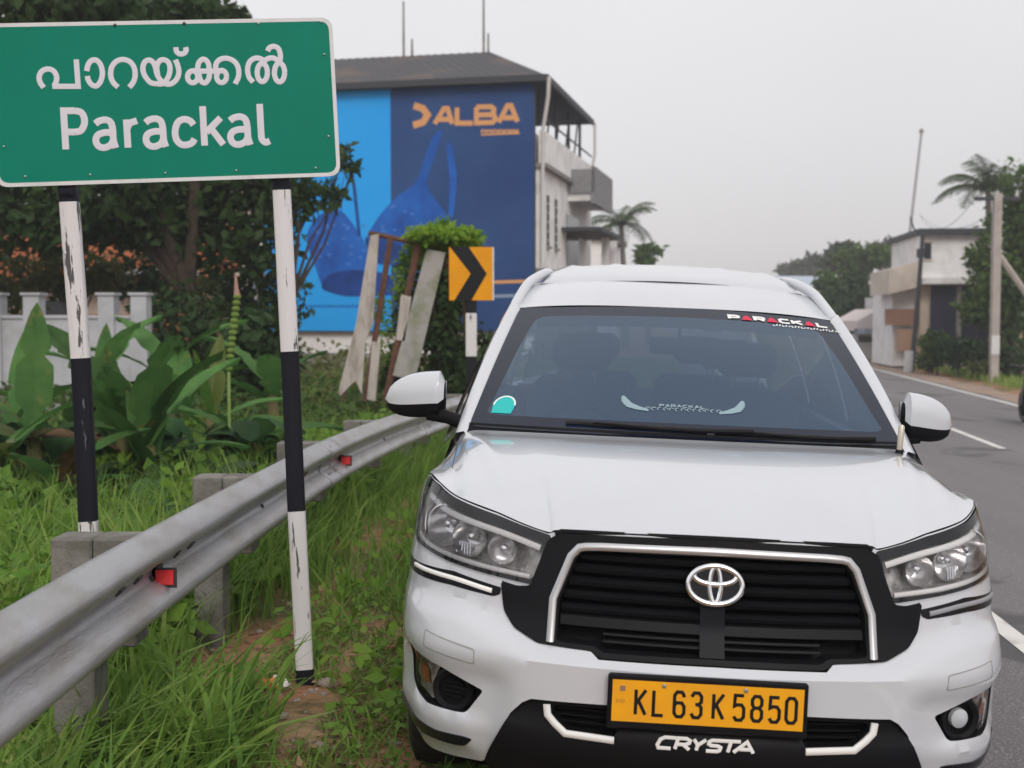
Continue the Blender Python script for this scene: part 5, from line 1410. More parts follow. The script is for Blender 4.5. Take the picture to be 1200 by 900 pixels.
    MASK2 = [(-.476, .93) if p == (-.462, .93) else (-.489, .875) if p == (-.474, .875) else (-.513, .800) if p == (-.497, .800) else p for p in MASK]
    grille = patch('grille', rnd(full(MASK2), .012), Sf, [rnd(full(OPEN), .01)], black_plastic, car, off=.008, skirt=.05, step=.03)
    patch('grille_mesh', full([(0, .93), (-.40, .92), (-.45, .66), (-.3, .64), (0, .64)]), lambda u, z, o=0: Sf(u, z, o - .075), (), dark_void, grille, step=.06)
    tb = MB()
    TR = [(-.444, .664), (-.441, .776), (-.402, .893), (-.381, .917), (-.362, .921), (-.317, .924), (0, .930)]
    stroke(tb, TR + [(-a, b) for a, b in TR[-2::-1]], .021, lambda u, z, o=0: Sf(u, z, o + .008), h=.012)
    tb.build('grille_frame', silver, car, 40)
    op = np.array(OPEN[1:7])
    for k, zz in enumerate((.893, .858, .822, .786, .750)):
        hw = float(np.interp(zz, [.667, .772, .885, .905], [.425, .424, .386, .372])) - .004
        mb = MB(); us = np.linspace(-hw, hw, 31); P = []
        for u in us:
            P.append([Sf(u, zz + .002, -.004), Sf(u, zz + .009, -.018), Sf(u, zz + .010, -.05), Sf(u, zz - .012, -.05), Sf(u, zz - .010, -.012)])
        grid_mesh('grille_slat', P, black_plastic, grille, 30, closed=True)
    P = [[Sf(u, .732, -.002), Sf(u, .736, -.03), Sf(u, .705, -.03), Sf(u, .708, .002)] for u in np.linspace(-.42, .42, 31)]
    grid_mesh('lower_crossbar', P, black_plastic, grille, 30, closed=True)
    for zz in (.690, .672):
        P = [[Sf(u, zz + .003, -.012), Sf(u, zz + .004, -.04), Sf(u, zz - .004, -.04), Sf(u, zz - .003, -.012)] for u in np.linspace(-.30, .30, 21)]
        grid_mesh('grille_slat', P, black_plastic, grille, 30, closed=True)
    P = [[Sf(u, z, .002) for u in (-.034, -.02, 0, .02, .034)] for z in np.linspace(.80, .652, 8)]
    grid_mesh('grille_centre_bar', P, material('bar_black', (.006, .007, .011), .4, spec=.1), grille, 30, flip=True)
    # emblem
    em = MB(); mp = lambda u, z, o=0: Sf(u + .004, z + .843, o + .012)
    for (cx, cy, rx, ry, w) in ((0, 0, .0745, .0505, .0150), (0, .0255, .0600, .0245, .0140), (0, 0, .0150, .0480, .0125)):
        stroke(em, arc(cx, cy, rx, ry, 0, 360, 48)[:-1], w, mp, h=.010 if rx > .07 else .008, closed=True)
    emo = em.build('emblem', chrome, car, 50)
    disc = MB(); P0 = arc(0, 0, .078, .054, 0, 360, 40)[:-1]
    disc.add([mp(x, y, .002) for x, y in P0] + [mp(x, y, -.03) for x, y in P0] + [mp(0, 0, .002)], [(i, (i + 1) % 40, 80) for i in range(40)] + [(i, 40 + i, 40 + (i + 1) % 40, (i + 1) % 40) for i in range(40)])
    disc.build('emblem_back', gloss_black, emo, 30)

    # --- headlamps
    INNER = [(-1.05, 1.008), (-.93, .998), (-.841, .979), (-.648, .951), (-.486, .917), (-.490, .885), (-.510, .816), (-.680, .828), (-.90, .852), (-1.05, .862), (-1.14, .89), (-1.16, .94), (-1.12, 1.0)]
    for s in (-1, 1):
        f = (lambda P: P) if s < 0 else (lambda P: [(-a, b) for a, b in P][::-1])
        hl = patch('headlight', rnd(f(LAMP), .01), Sf, [rnd(f(INNER), .01)], gloss_black, car, off=.001, skirt=.05, step=.03)
        patch('lamp_housing', f(INNER), lambda u, z, o=0: Sf(u, z, o - .075 + .03 * math.sin(u * 40) * math.sin(z * 50) * .2), (), lampdark, hl, step=.02, smooth=None)
        # rim of the lamp box
        mb = MB()
        lp = resample(rnd(f(INNER), .01), .03)
        b = 0; n = len(lp)
        mb.add([Sf(p[0], p[1], 0) for p in lp] + [Sf(p[0] * .995, p[1], -.075) for p in lp], [(i, (i + 1) % n, n + (i + 1) % n, n + i) for i in range(n)])
        mb.build('lamp_box_wall', lampdark, hl, 40)
        for nm, path, w, mt in (('upper_lamp_strip', [(-1.00, .990), (-.93, .982), (-.871, .970), (-.705, .946), (-.60, .929), (-.497, .904)], .016, white_strip),
                                ('lower_lamp_strip', [(-1.03, .874), (-.90, .856), (-.682, .836), (-.59, .829), (-.518, .824)], .012, white_strip),
                                ('lamp_edge_strip', [(-.93, .988), (-.975, .965), (-.99, .935), (-.975, .895), (-.93, .868)], .010, chrome)):
            mb = MB(); stroke(mb, [tuple(p) for p in catmull(f(path) if s < 0 else [(-a, b2) for a, b2 in path], 4)], w, lambda u, z, o=0: Sf(u, z, o - .005), h=.006)
            mb.build(nm, mt, hl, 40)
        for (u, z, r, dep) in ((.875, .920, .060, .05), (.750, .900, .052, .05), (.625, .882, .042, .04)):
            c = Vector(Sf(s * u, z, -.022)); c2 = Vector(Sf(s * u, z, -.10)); ax = (c - c2).normalized()
            ax = (ax * .6 + Vector((0, -1, 0)) * .6).normalized()
            M = Matrix.Translation(c) @ ax.to_track_quat('Z', 'Y').to_matrix().to_4x4()
            mb = MB(); mb.lathe([(r * 1.06, 0), (r, .003), (r * .93, -.008), (r * .78, -.026), (r * .5, -.042), (r * .2, -.048), (0.0005, -.049)], 20, M, cap=False)
            mb.build('lamp_reflector', lampchrome, hl, 25)
            mb = MB(); mb.lathe([(.0125, -.045), (.0125, -.02), (.010, -.012), (0.0005, -.009)], 12, M, cap=False)
            mb.build('bulb_cap', chrome, hl, 40)
        # ribbed divider between the bowls
        for k in range(6):
            u0 = .775 + .012 * k - .03
            mb = MB(); stroke(mb, [(s * u0, .852), (s * (u0 + .004), .885)], .006, lambda u, z, o=0: Sf(u, z, o - .035), h=.006)
            mb.build('lamp_rib', chrome, hl, 40)
        patch('lamp_lens', rnd(f(LAMP), .01), Sf, (), lens, hl, off=.006, step=.03)
        # slim strip lamp below
        dl = patch('strip_lamp', rnd(f(DRL), .006), Sb, (), gloss_black, car, off=.0015, skirt=.02, step=.03)
        mb = MB(); pth = [(-1.0, .784), (-.95, .786), (-.77, .787), (-.63, .772)]
        stroke(mb, [tuple(p) for p in catmull([(a if s < 0 else -a, b2) for a, b2 in pth], 4)], .0125, lambda u, z, o=0: Sb(u, z, o + .0015), h=.005)
        mb.build('lamp_strip', white_strip if s < 0 else material('unlit_strip', (.30, .30, .33), .3), dl, 40)
        # pocket with turn lamp and fog lamp cover
        pk = patch('lamp_pocket', rnd(f(POCK), .012), lambda u, z, o=0: Sb(u, z, o - .045), (), black_plastic, car, step=.03)
        mb = MB(); lp = resample(rnd(f(POCK), .012), .03); n = len(lp)
        mb.add([Sb(p[0], p[1], -.002) for p in lp] + [Sb(p[0], p[1], -.045) for p in lp], [(i, (i + 1) % n, n + (i + 1) % n, n + i) for i in range(n)])
        mb.build('pocket_rim', black_plastic, pk, 40)
        tl = patch('turn_lamp', rnd(f(TURN), .01), Sb, (), lens, car, off=-.004, step=.03)
        patch('turn_reflector', rnd(f(TURN), .01), lambda u, z, o=0: Sb(u, z, o - .016 + .003 * math.sin(u * 120) * math.sin(z * 100)), (), pale_lens, tl, step=.012, smooth=None)
        AMB = [(-.915, .535), (-.875, .525), (-.852, .50), (-.856, .472), (-.895, .470), (-.920, .495)]
        patch('amber_bulb', rnd(f(AMB), .014), lambda u, z, o=0: Sb(u, z, o - .010 + .002 * math.sin(u * 210) * math.sin(z * 170)), (), amber, tl, step=.009, smooth=None)
        c = Vector(Sb(s * .752, .480, -.016)); ax = Vector((s * .35, -1, 0)).normalized()
        M = Matrix.Translation(c) @ ax.to_track_quat('Z', 'Y').to_matrix().to_4x4()
        mb = MB(); mb.lathe([(.064, -.03), (.064, 0), (.058, .006), (.045, .0), (.042, -.014), (.0005, -.015)], 28, M, cap=False)
        fg = mb.build('fog_lamp_cover', black_plastic, pk, 35)
        if s < 0:
            for q in (-.02, -.007, .007, .02):
                mb = MB(); mb.box(-.03, .03, q - .0025, q + .0025, -.014, -.004, M); mb.build('cover_rib', black_plastic, fg)
        else:
            mb = MB(); mb.lathe([(.029, -.012), (.027, .0), (.016, .006), (.0005, .008)], 24, M, cap=False); mb.build('fog_lens', material('fog_glass', (.50, .53, .57), .15, coat=.5), fg, 50)
        patch('lower_side_trim', rnd(f(STRIP), .01), Sb, (), gloss_black, car, off=.006, skirt=.02, step=.03)
        # tow-hook cover outline: a thin groove
        mb = MB(); q = [(-.835, .640), (-.655, .622), (-.656, .580), (-.838, .594)]
        stroke(mb, resample(rnd([(a if s < 0 else -a, b2) for a, b2 in q], .008), .03), .0028, lambda u, z, o=0: Sb(u, z, o + .0004), h=.0006, closed=True)
        mb.build('cover_seam', material('seam_grey', (.30, .30, .29), .7), bumper, 40)
    # --- lower black skirt with intake
    P = rnd(full(SKID), .01)
    skirt = patch('lower_skirt', P, lambda u, z, o=0: Sf(u, z, o + .020 + .018 * sst(.47, .43, z) - .02 * sst(.36, .28, z)), [rnd(full(INT), .01)], black_plastic, car, skirt=.06, step=.025)
    skirt['label'] = 'black lower bumper skirt with an air intake'
    patch('intake_mesh', full([(0, .52), (-.46, .515), (-.46, .42), (0, .42)]), lambda u, z, o=0: Sf(u, z, o - .05), (), dark_void, skirt, step=.06)
    for s in (-1, 1):
        mb = MB(); pth = [(-.440, .503), (-.437, .476), (-.418, .455), (-.388, .430), (-.255, .425)]
        stroke(mb, [(a * -s, b2) for a, b2 in pth] if s > 0 else pth, .0185, lambda u, z, o=0: Sf(u, z, o + .036), h=.010)
        mb.build('intake_trim', silver if False else white_ink, skirt, 40)
    for zz in (.488, .470, .452):
        P = [[Sf(u, zz + .002, .0), Sf(u, zz + .003, -.03), Sf(u, zz - .003, -.03), Sf(u, zz - .002, .0)] for u in np.linspace(-.42, .42, 21)]
        grid_mesh('intake_slat', P, black_plastic, skirt, 30, closed=True)

    # --- model lettering on the skirt
    mpc = lambda x, y, o=0: Sf(-.143 + x * 1.0, .4165 + y, o + .0385)
    def itl(P, sh=.32): return [(x + y * sh, y) for x, y in P]
    hh = .0295
    LT = [
        ([(.036, hh), (.012, hh), (.004, hh - .006), (.001, .008), (.005, 0), (.031, 0)],),
        ([(.040, 0), (.040, hh), (.058, hh), (.066, hh - .005), (.066, .018), (.058, .013), (.040, .013)], [(.054, .013), (.070, 0)]),
        ([(.073, hh), (.085, .014), (.099, hh)], [(.085, .014), (.085, 0)]),
        ([(.134, hh), (.112, hh), (.107, hh - .004), (.107, .019), (.112, .0155), (.128, .0145), (.134, .011), (.134, .003), (.129, 0), (.106, 0)],),
        ([(.130, hh), (.172, hh)], [(.152, hh), (.152, 0)]),
        ([(.164, 0), (.190, hh), (.206, 0)], [(.176, .009), (.200, .009)]),
    ]
    SC = 1.28
    for k, L6 in enumerate(LT):
        mb = MB()
        for i, q in enumerate(L6):
            q = [(x * SC * (.98), y) for x, y in q]
            q = itl(q, .28 if k < 5 else .1)
            stroke(mb, q, .0095, mpc, h=.0030 + .0002 * i)
        mb.build('badge_letter', white_ink, skirt, 40)

    # --- number plate
    pl = MB(); pl.box(-.278, .250, -.052, -.032, .466, .614, bev=.005); plate = pl.build('number_plate', black_plastic, car)
    plate['label'] = 'yellow number plate in a black frame'
    yp = MB(); yp.box(-.2660, .2380, -.0545, -.0525, .4885, .6000); yp.build('plate_sheet', plate_y, plate)
    pm = lambda x, y, o=0: (-.2660 + x, -.0548 - o, .4885 + y)
    H1 = .066; B0 = .0215
    W = .030
    G = {
     'K': [[(0, 0), (0, 1)], [(1, 1), (0, .42)], [(.28, .56), (1, 0)]],
     'L': [[(0, 1), (0, 0), (1, 0)]],
     '6': [[(.95, .80), (.95, .88), (.75, 1), (.25, 1), (0, .86), (0, .14), (.25, 0), (.75, 0), (1, .14), (1, .42), (.75, .56), (.2, .56), (0, .45)]],
     '3': [[(0, .84), (.25, 1), (.75, 1), (1, .86), (1, .64), (.72, .53), (.4, .53)], [(.72, .53), (1, .42), (1, .14), (.75, 0), (.25, 0), (0, .16)]],
     '5': [[(.95, 1), (.08, 1), (.04, .56), (.3, .62), (.75, .62), (1, .48), (1, .14), (.75, 0), (.25, 0), (0, .14)]],
     '8': [[(.25, .53), (.02, .66), (.02, .86), (.25, 1), (.75, 1), (.98, .86), (.98, .66), (.75, .53), (.25, .53)], [(.25, .53), (0, .40), (0, .14), (.25, 0), (.75, 0), (1, .14), (1, .40), (.75, .53)]],
     '0': [[(0, .14), (.25, 0), (.75, 0), (1, .14), (1, .86), (.75, 1), (.25, 1), (0, .86), (0, .12)]],
    }
    for ch, x0 in (('K', .060), ('L', .107), ('6', .162), ('3', .207), ('K', .265), ('5', .319), ('8', .366), ('5', .412), ('0', .456)):
        mb = MB()
        for i, q in enumerate(G[ch]): stroke(mb, [(x0 + a * W * .86 + .003, B0 + b2 * H1) for a, b2 in q], .0088, pm, h=.0016 + .0001 * i)
        mb.build('plate_character', ink, plate, 40)
    mb = MB()
    for k, (q) in enumerate(([(.012, .050), (.012, .060)], [(.016, .050), (.016, .060), (.023, .050), (.023, .060)], [(.027, .050), (.027, .060), (.033, .057), (.033, .053), (.027, .050)])):
        stroke(mb, q, .0012, pm, h=.0008)
    mb.build('plate_mark', material('blue_ink', (.35, .18, .05), .5), plate)
    mb = MB(); mb.box(-.246, -.232, -.0562, -.0545, .571, .585); mb.build('hologram', chrome, plate)
    for x in (-.13, .085):
        mb = MB(); mb.lathe([(.006, 0), (.006, .003), (.0005, .004)], 10, Matrix.Translation((x, -.0545, .590)) @ Matrix.Rotation(R_(90), 4, 'X'), cap=False); mb.build('screw', alloy, plate)

    # --- hood and front wings: one surface from the lamp line to the windshield
    Bn = catmull([Sf(u, z, 0.0) for u, z in [(0, .966), (.15, .965), (.30, .962), (.448, .958), (.478, .950), (.56, .966), (.65, .987), (.76, 1.004), (.841, 1.016), (.94, 1.035), (1.08, 1.043), (1.20, 1.026), (1.50, .989)]], 6)
    Kn = catmull([(0, 1.085, 1.138), (.16, 1.088, 1.138), (.34, 1.10, 1.137), (.50, 1.125, 1.135), (.60, 1.15, 1.133), (.68, 1.175, 1.131), (.74, 1.20, 1.128), (.785, 1.23, 1.122), (.812, 1.255, 1.110), (.832, 1.28, 1.082), (.855, 1.31, 1.045), (.875, 1.34, 1.012), (.893, 1.38, .992)], 6)
    hood = []
    NR = 30
    for j in range(len(Bn)):
        b = Vector(Bn[j]); k = Vector(Kn[j]); t = j / (len(Bn) - 1)
        d = k - b; Lh = d.length
        # start handle: climbs over the leading edge; end handle: along the bonnet slope
        up0 = .30 * (1 - sst(.55, .85, t)) + .02
        h0 = Vector((d.x * .25, d.y * .22, up0 * .22)) + Vector((0, 0, .02 * (1 - sst(.5, .9, t))))
        h1 = Vector((d.x * .35, d.y * .40, .035 + .01 * (1 - t) - .03 * sst(.75, 1, t)))
        c1 = b + h0; c2 = k - h1
        row = []
        for i in range(NR + 1):
            q = i / NR; q = q ** 1.25
            p = b * (1 - q) ** 3 + c1 * 3 * q * (1 - q) ** 2 + c2 * 3 * q * q * (1 - q) + k * q ** 3
            # crown: centre panel raised with soft ridge lines
            rt = .47 + .10 * q
            p.z += .016 * sst(rt + .045, rt - .03, t) * math.sin(math.pi * min(1, q * 1.08)) ** .7
            p.z += .020 * math.sin(math.pi * q) * (1 - sst(.5, .8, t))
            row.append(p)
        hood.append(row)
    split = 6 * 8 + 2
    H2 = [[(-p.x, p.y, p.z) for p in r] for r in hood[::-1][:-1]] + [[tuple(p) for p in r] for r in hood]
    nR = len(hood) - 1
    # bonnet = central rows, wings = outer rows
    bon = [H2[i] for i in range(nR - 50, nR + 51)]
    hd = grid_mesh('bonnet', bon, paint, car, 50)
    hd['label'] = 'white bonnet with two soft ridge lines'
    for s in (-1, 1):
        rows = [[(s * p.x, p.y, p.z) for p in r] for r in hood[50:]]
        grid_mesh('front_wing', rows, paint, car, 50, flip=s < 0)
        mb = MB(); r = hood[50]
        mb.tube([(s * r[i].x, r[i].y, r[i].z + .0002) for i in range(12, NR + 1)], .0022, 5)
        mb.build('bonnet_seam', material('shut_line', (.12, .12, .13), .7), hd)
    # dark gap under the bonnet edge
    mb = MB(); stroke(mb, [(u, z) for u, z in [(-.455, .948), (-.44, .957), (0, .965), (.44, .957), (.455, .948)]], .010, lambda u, z, o=0: Sf(u, z, o + .006), h=.006); mb.build('bonnet_edge_gap', dark_void, hd)

    # --- windshield
    def Wf(s, v, o=0):
        x = s * (.790 + (.655 - .790) * v)
        y0 = 1.10 + .135 * s * s; y1 = 1.92 + .07 * s * s
        y = y0 + (y1 - y0) * v
        z0 = 1.142 - .004 * s * s; z1 = 1.612 - .026 * s * s
        z = z0 + (z1 - z0) * v + .022 * math.sin(math.pi * v) * (1 - .4 * s * s)
        n = Vector((s * .22, -.50, .86)).normalized()
        return (x + n.x * o, y + n.y * o, z + n.z * o)
    OUT = rnd([(-1, 0), (1, 0), (1, 1), (-1, 1)], .05)
    CLEAR = rnd([(-.945, .085), (-.93, .16), (-.90, .6), (-.865, .90), (.865, .90), (.90, .6), (.93, .16), (.945, .085)], .08)
    ws = patch('windshield', rnd(CLEAR, .01), Wf, (), wglass, car, step=.08, smooth=60)
    fr = patch('windshield_border', OUT, Wf, [CLEAR], frit, ws, off=.0, step=.06, smooth=60)
    # tinted band along the top of the glass
    patch('tinted_band', [(-.868, .895), (-.845, .80), (.845, .80), (.868, .895)], Wf, (), shade_band, ws, off=-.004, step=.08)
    # wipers
    for s0, s1, v0, v1 in ((.30, -.42, .030, .042), (.86, .25, .012, .030)):
        mb = MB(); pp = [Wf(s0 + (s1 - s0) * t, v0 + (v1 - v0) * t - .012 * math.sin(math.pi * t), .018) for t in np.linspace(0, 1, 8)]
        mb.tube(pp, [.010, .010, .008, .007, .006, .006, .006, .004], 6)
        wp = mb.build('wiper', black_plastic, car, 40)
        mb = MB(); mb.tube([Wf(s0 + (s1 - s0) * t - .06, v0 + .01 + (v1 - v0) * t, .008) for t in np.linspace(.2, 1.1, 5)], .006, 5); mb.build('wiper_blade', rubber, wp)
    # cowl strip
    P = [[Wf(s, -.035, -.004), Wf(s, .0, -.003), Wf(s, .02, .004)] for s in np.linspace(-1, 1, 31)]
    P = [[(a[0], a[1] - .01, a[2] - .012), b, c] for a, b, c in P]
    grid_mesh('cowl', P, black_plastic, car, 40, flip=True)
    # stickers on the glass
    wm = lambda s0, v0, k=1.0: (lambda x, y, o=0: Wf(s0 + x / .69, v0 + y / .93, o + .003))
    m1 = wm(.325, .905)
    LET = {'P': ([(0, 0), (0, 1), (.8, 1), (1, .85), (1, .55), (.8, .42), (0, .42)],), 'R': ([(0, 0), (0, 1), (.8, 1), (1, .85), (1, .6), (.8, .45), (0, .45)], [(.5, .45), (1, 0)]),
           'C': ([(1, 1), (.2, 1), (0, .8), (0, .2), (.2, 0), (1, 0)],), 'K': ([(0, 0), (0, 1)], [(1, 1), (.1, .5)], [(.2, .5), (1, 0)]), 'L': ([(0, 1), (0, 0), (1, 0)],),
           'A': ([(0, 0), (.5, 1), (1, 0)], [(.2, .3), (.8, .3)])}
    st = None
    for k, ch in enumerate('PARACKAL'):
        mb = MB(); x0 = .002 + k * .0550; wd = .040; hg = .044
        if ch == 'A' and k != 6:
            stroke(mb, [(x0 + wd * .5, hg), (x0 + wd * .5, 0)], wd * .95, m1, h=.0006) if False else mb.add([m1(x0 - .004, .002, .0006), m1(x0 + wd + .004, .002, .0006), m1(x0 + wd * .75, hg * .8, .0006), m1(x0 + wd * .5, hg, .0006), m1(x0 + wd * .25, hg * .8, .0006)], [(0, 1, 2, 3, 4)])
            mt = red_ink
        elif ch == 'A':
            mb.add([m1(x0 - .004, .002, .0006), m1(x0 + wd + .004, .002, .0006), m1(x0 + wd * .75, hg * .8, .0006), m1(x0 + wd * .5, hg, .0006), m1(x0 + wd * .25, hg * .8, .0006)], [(0, 1, 2, 3, 4)])
            mt = red_ink
        else:
            for i, q in enumerate(LET[ch]): stroke(mb, [(x0 + a * wd, .006 + b2 * (hg - .012)) for a, b2 in q], .0135, m1, h=.0006 + .0001 * i)
            mt = white_ink
        mb.build('sticker_letter', mt, ws)
    m2 = wm(.345, .872)
    mb = MB()
    for k in range(22):
        x = .17 + k * .0135; hh2 = .014 if k % 5 else .009
        stroke(mb, [(x, 0), (x + .002, hh2), (x + .008, hh2)] if k % 3 else [(x + .008, 0), (x, 0), (x, hh2)], .0042, m2, h=.0006)
    mb.build('sticker_small_print', white_ink, ws)
    pale = material('sticker_pale', (.27, .37, .42), .5); pale2 = material('sticker_teal', (.03, .48, .46), .5)
    for s in (-1, 1):
        mb = MB(); m3 = lambda x, y, o=0, s=s: Wf(-.005 + (s * x) / .75, .165 + y / .93, o + .002)
        for k in range(6):
            stroke(mb, [(.125 + .006 * k, -.008 + .002 * k), (.17 + .004 * k, .000 + .005 * k), (.205 + .009 * k - .004 * k * k * .3, .014 + .011 * k)], .013, m3, h=.0005 + .0001 * k)
        mb.build('wing_sticker', pale, ws)
    mb = MB(); m3 = lambda x, y, o=0: Wf(-.005 + x / .75, .165 + y / .93, o + .002)
    for k, ch in enumerate('PARACKAL'):
        for q in LET[ch]: stroke(mb, [(-.085 + k * .021 + a * .014, .016 + b2 * .013) for a, b2 in q], .0042, m3, h=.0006)
    for k in range(13):
        x = -.135 + k * .021
        stroke(mb, arc(x + .008, .002, .008, .008, -20 + 40 * (k % 3), 230 + 30 * (k % 2), 8), .0036, m3, h=.0006)
    mb.build('sticker_lettering', pale, ws)
    patch('round_sticker', arc(-.865, .155, .055, .062, 0, 180, 12) + [(-.915, .095), (-.82, .095)], Wf, (), pale2, ws, off=.002, step=.03)
    mb = MB(); stroke(mb, arc(-.865, .150, .052, .060, 0, 180, 14), .008, lambda x, y, o=0: Wf(x, y, o + .0022), h=.001); 
    mb.build('sticker_rim', white_ink, ws)
    mb = MB(); mb.box(0, .075, 0, .001, 0, .014, Matrix.Translation(Wf(.155, .80, -.012)) @ Matrix.Rotation(R_(-60), 4, 'X')); mb.build('toll_tag', pale, ws)

    # --- pillars, roof, side frames
    def PL(v):
        a = Vector((.838, 1.315, 1.092)); b = Vector((.697, 2.09, 1.600)); p = a.lerp(b, v); p.z += .025 * math.sin(math.pi * v); p.x += .010 * math.sin(math.pi * v); return p
    for s in (-1, 1):
        rows = []
        for v in np.linspace(-.04, 1.0, 16):
            a = Vector(Wf(1.0, v, .0)); b = PL(v); m_ = (a + b) / 2 + Vector((.018, -.012, .018))
            rows.append([(s * q.x, q.y, q.z) for q in (a + Vector((0, 0, -.006)), a * .75 + m_ * .25 + Vector((0, 0, .004)), m_, m_ * .3 + b * .7 + Vector((.006, 0, .002)), b, b + Vector((-.01, .03, -.01)))])
        grid_mesh('windshield_pillar', rows, paint, car, 50, flip=s > 0)
    def roofz(y):
        return float(np.interp(y, [1.92, 2.0, 2.1, 2.2, 2.32, 2.6, 3.2, 3.9, 4.45], [1.612, 1.652, 1.690, 1.716, 1.735, 1.752, 1.756, 1.735, 1.67]))
    ys = np.r_[np.linspace(0, .42, 9), np.linspace(.6, 2.55, 14)]
    rows = []
    for yy in ys:
        y = 1.92 + yy; zc = roofz(y)
        row = []
        for s in np.linspace(-1, 1, 33):
            a = abs(s); x = .697 * math.sin(min(1, a) * math.pi / 2) ** .9 if False else .697 * a
            ed = float(np.interp(y, [1.92, 2.09, 2.3, 2.5, 4.5], [.655, .694, .668, .640, .60])); x = ed * a
            front = .07 * s * s * max(0, 1 - yy / .4)
            zedge = float(np.interp(y, [1.92, 2.09, 2.3, 2.5, 3.5, 4.45], [1.586, 1.600, 1.675, 1.715, 1.71, 1.60]))
            z = zc - (zc - zedge) * (a ** 3.2) - .012 * a * a * 0
            row.append((math.copysign(x, s), y + front, z))
        oz = (float(np.interp(y, [1.92, 2.09, 4.45], [.655, .699, .655])), float(np.interp(y, [1.92, 2.09, 4.45], [1.584, 1.597, 1.55])))
        row = [(-oz[0], row[0][1], oz[1])] + row + [(oz[0], row[-1][1], oz[1])]
        rows.append(row)
    roof = grid_mesh('roof', rows, paint, car, 50)
    roof['label'] = 'white roof with a raised panel behind a dark seam'
    rows = []
    for y, dz, w in ((2.275, -.004, .605), (2.285, .010, .603), (2.32, .022, .595), (2.42, .050, .570), (2.55, .066, .55), (2.8, .070, .54), (3.4, .068, .54), (4.1, .055, .53), (4.3, .03, .52), (4.35, -.01, .52)):
        row = []
        for s in np.linspace(-1, 1, 33):
            a = abs(s)
            x = s * w; base = roofz(y) - (roofz(y) - 1.60) * (abs(x) / .69) ** 3.2
            k = 1 if a < .93 else (1 - (a - .93) / .07)
            rib = .006 * (1 if (.40 < a < .46 or .80 < a < .86) else 0)
            row.append((x * (1 + .03 * (1 - k)), y + .05 * s * s, max(base, 0) * (1 - k) + (roofz(y) - .030 * a * a + dz + rib) * k))
        rows.append(row)
    grid_mesh('roof_panel', rows, paint, roof, 40)
    mb = MB(); mb.tube([(x, 2.262 + .05 * (x / .55) ** 2, roofz(2.262) - .028 * (x / .55) ** 2 + .000) for x in np.linspace(-.585, .585, 25)], .0055, 6); mb.build('roof_seam', black_plastic, roof)
    for s in (-1, 1):
        mb = MB(); pr_ = catmull([(.688, 2.06, 1.585), (.662, 2.19, 1.650), (.636, 2.29, 1.700), (.600, 2.38, 1.732), (.568, 2.49, 1.755), (.555, 2.75, 1.766), (.552, 3.4, 1.766), (.550, 4.1, 1.735), (.555, 4.35, 1.67)], 4)
        mb.tube([(s * a, b, c) for a, b, c in pr_], [.022] * len(pr_), 12); mb.build('roof_rail', paint, car, 60)
    # side skins
    def zsh(y): return float(np.interp(y, [.93, 1.36, 1.44, 2.5, 4.6], [.986, .993, 1.062, 1.075, 1.10]))
    def Xs(y, z):
        return .932 * float(np.interp(z, ZW + [1.12], WW + [.925])) * float(np.interp(y, [.9, 3.6, 4.3, 4.62, 4.72], [1, 1, .97, .90, .84]))
    sidey0 = lambda z: Sf(1.5, z)[1]
    for s in (-1, 1):
        SM = lambda y, z, o=0, s=s: (s * (Xs(y, z) + o), y, z)
        ar = []
        for k in range(0, 11):
            t = R_(90 - 96 * k / 10); ar.append((.92 + .405 * math.cos(t), .345 + .405 * math.sin(t)))
        ar2 = []
        for k in range(0, 21):
            t = R_(186 - 192 * k / 20); ar2.append((3.67 + .405 * math.cos(t), .345 + .405 * math.sin(t)))
        f0 = sidey0(.80)
        poly = [(sidey0(.75), .752)] + [p for p in ar if p[0] > f0] + [(1.335, .26)] + ar2 + [(4.55, .32), (4.68, .40), (4.72, .80), (4.66, 1.098)] + [(y, zsh(y)) for y in (4.2, 3.5, 2.5, 1.9, 1.44, 1.36)] + [(sidey0(.98), .986), (sidey0(.95), .95), (sidey0(.85), .85)]
        if s > 0: sd_ = patch('side_panel', poly, SM, (), paint, car, step=.07, smooth=40)
        else: sd_ = patch('side_panel', poly, SM, (), paint, car, step=.07, smooth=40)
        # upper frame with window openings
        def UM(y, z, o=0, s=s):
            t = (z - 1.06) / (1.60 - 1.06); x = .893 + (.697 - .893) * t + .02 * math.sin(math.pi * min(1, max(0, t)))
            x *= float(np.interp(y, [3.6, 4.66], [1, .93]))
            return (s * (x + o), y, z)
        frame = [(1.33, 1.06), (4.66, 1.09), (4.52, 1.56), (2.09, 1.60)]
        wins = [[(1.62, 1.10), (2.46, 1.115), (2.46, 1.55), (2.18, 1.545)], [(2.56, 1.118), (3.42, 1.13), (3.40, 1.545), (2.56, 1.55)], [(3.52, 1.135), (4.40, 1.15), (4.28, 1.52), (3.50, 1.54)]]
        uf = patch('window_frame', frame, UM, [rnd(w, .04) for w in wins], gloss_black, car, step=.08)
        for w in wins:
            patch('side_window', rnd(w, .04), UM, (), sglass, car, off=-.006, step=.12)
        # doors: shut lines and handles
        for k, y in enumerate((1.40, 2.51, 3.47)):
            mb = MB(); stroke(mb, [(y, .33), (y - .02, .7), (y + (.08 if k == 0 else 0), .98 if k == 0 else 1.05)], .006, SM, h=.001); mb.build('door_seam', dark_void, sd_)
        for y in (2.30, 3.30):
            mb = MB(); mb.tube([SM(y - .09, .96, .004), SM(y - .07, .965, .04), SM(y + .07, .965, .04), SM(y + .09, .96, .004)], .012, 8); mb.build('door_handle', paint, sd_, 50)
        mb = MB(); mb.tube([SM(.95, .24, -.03), SM(1.4, .25, -.01), SM(3.2, .25, -.01)], .035, 8); mb.build('sill', black_plastic, car)
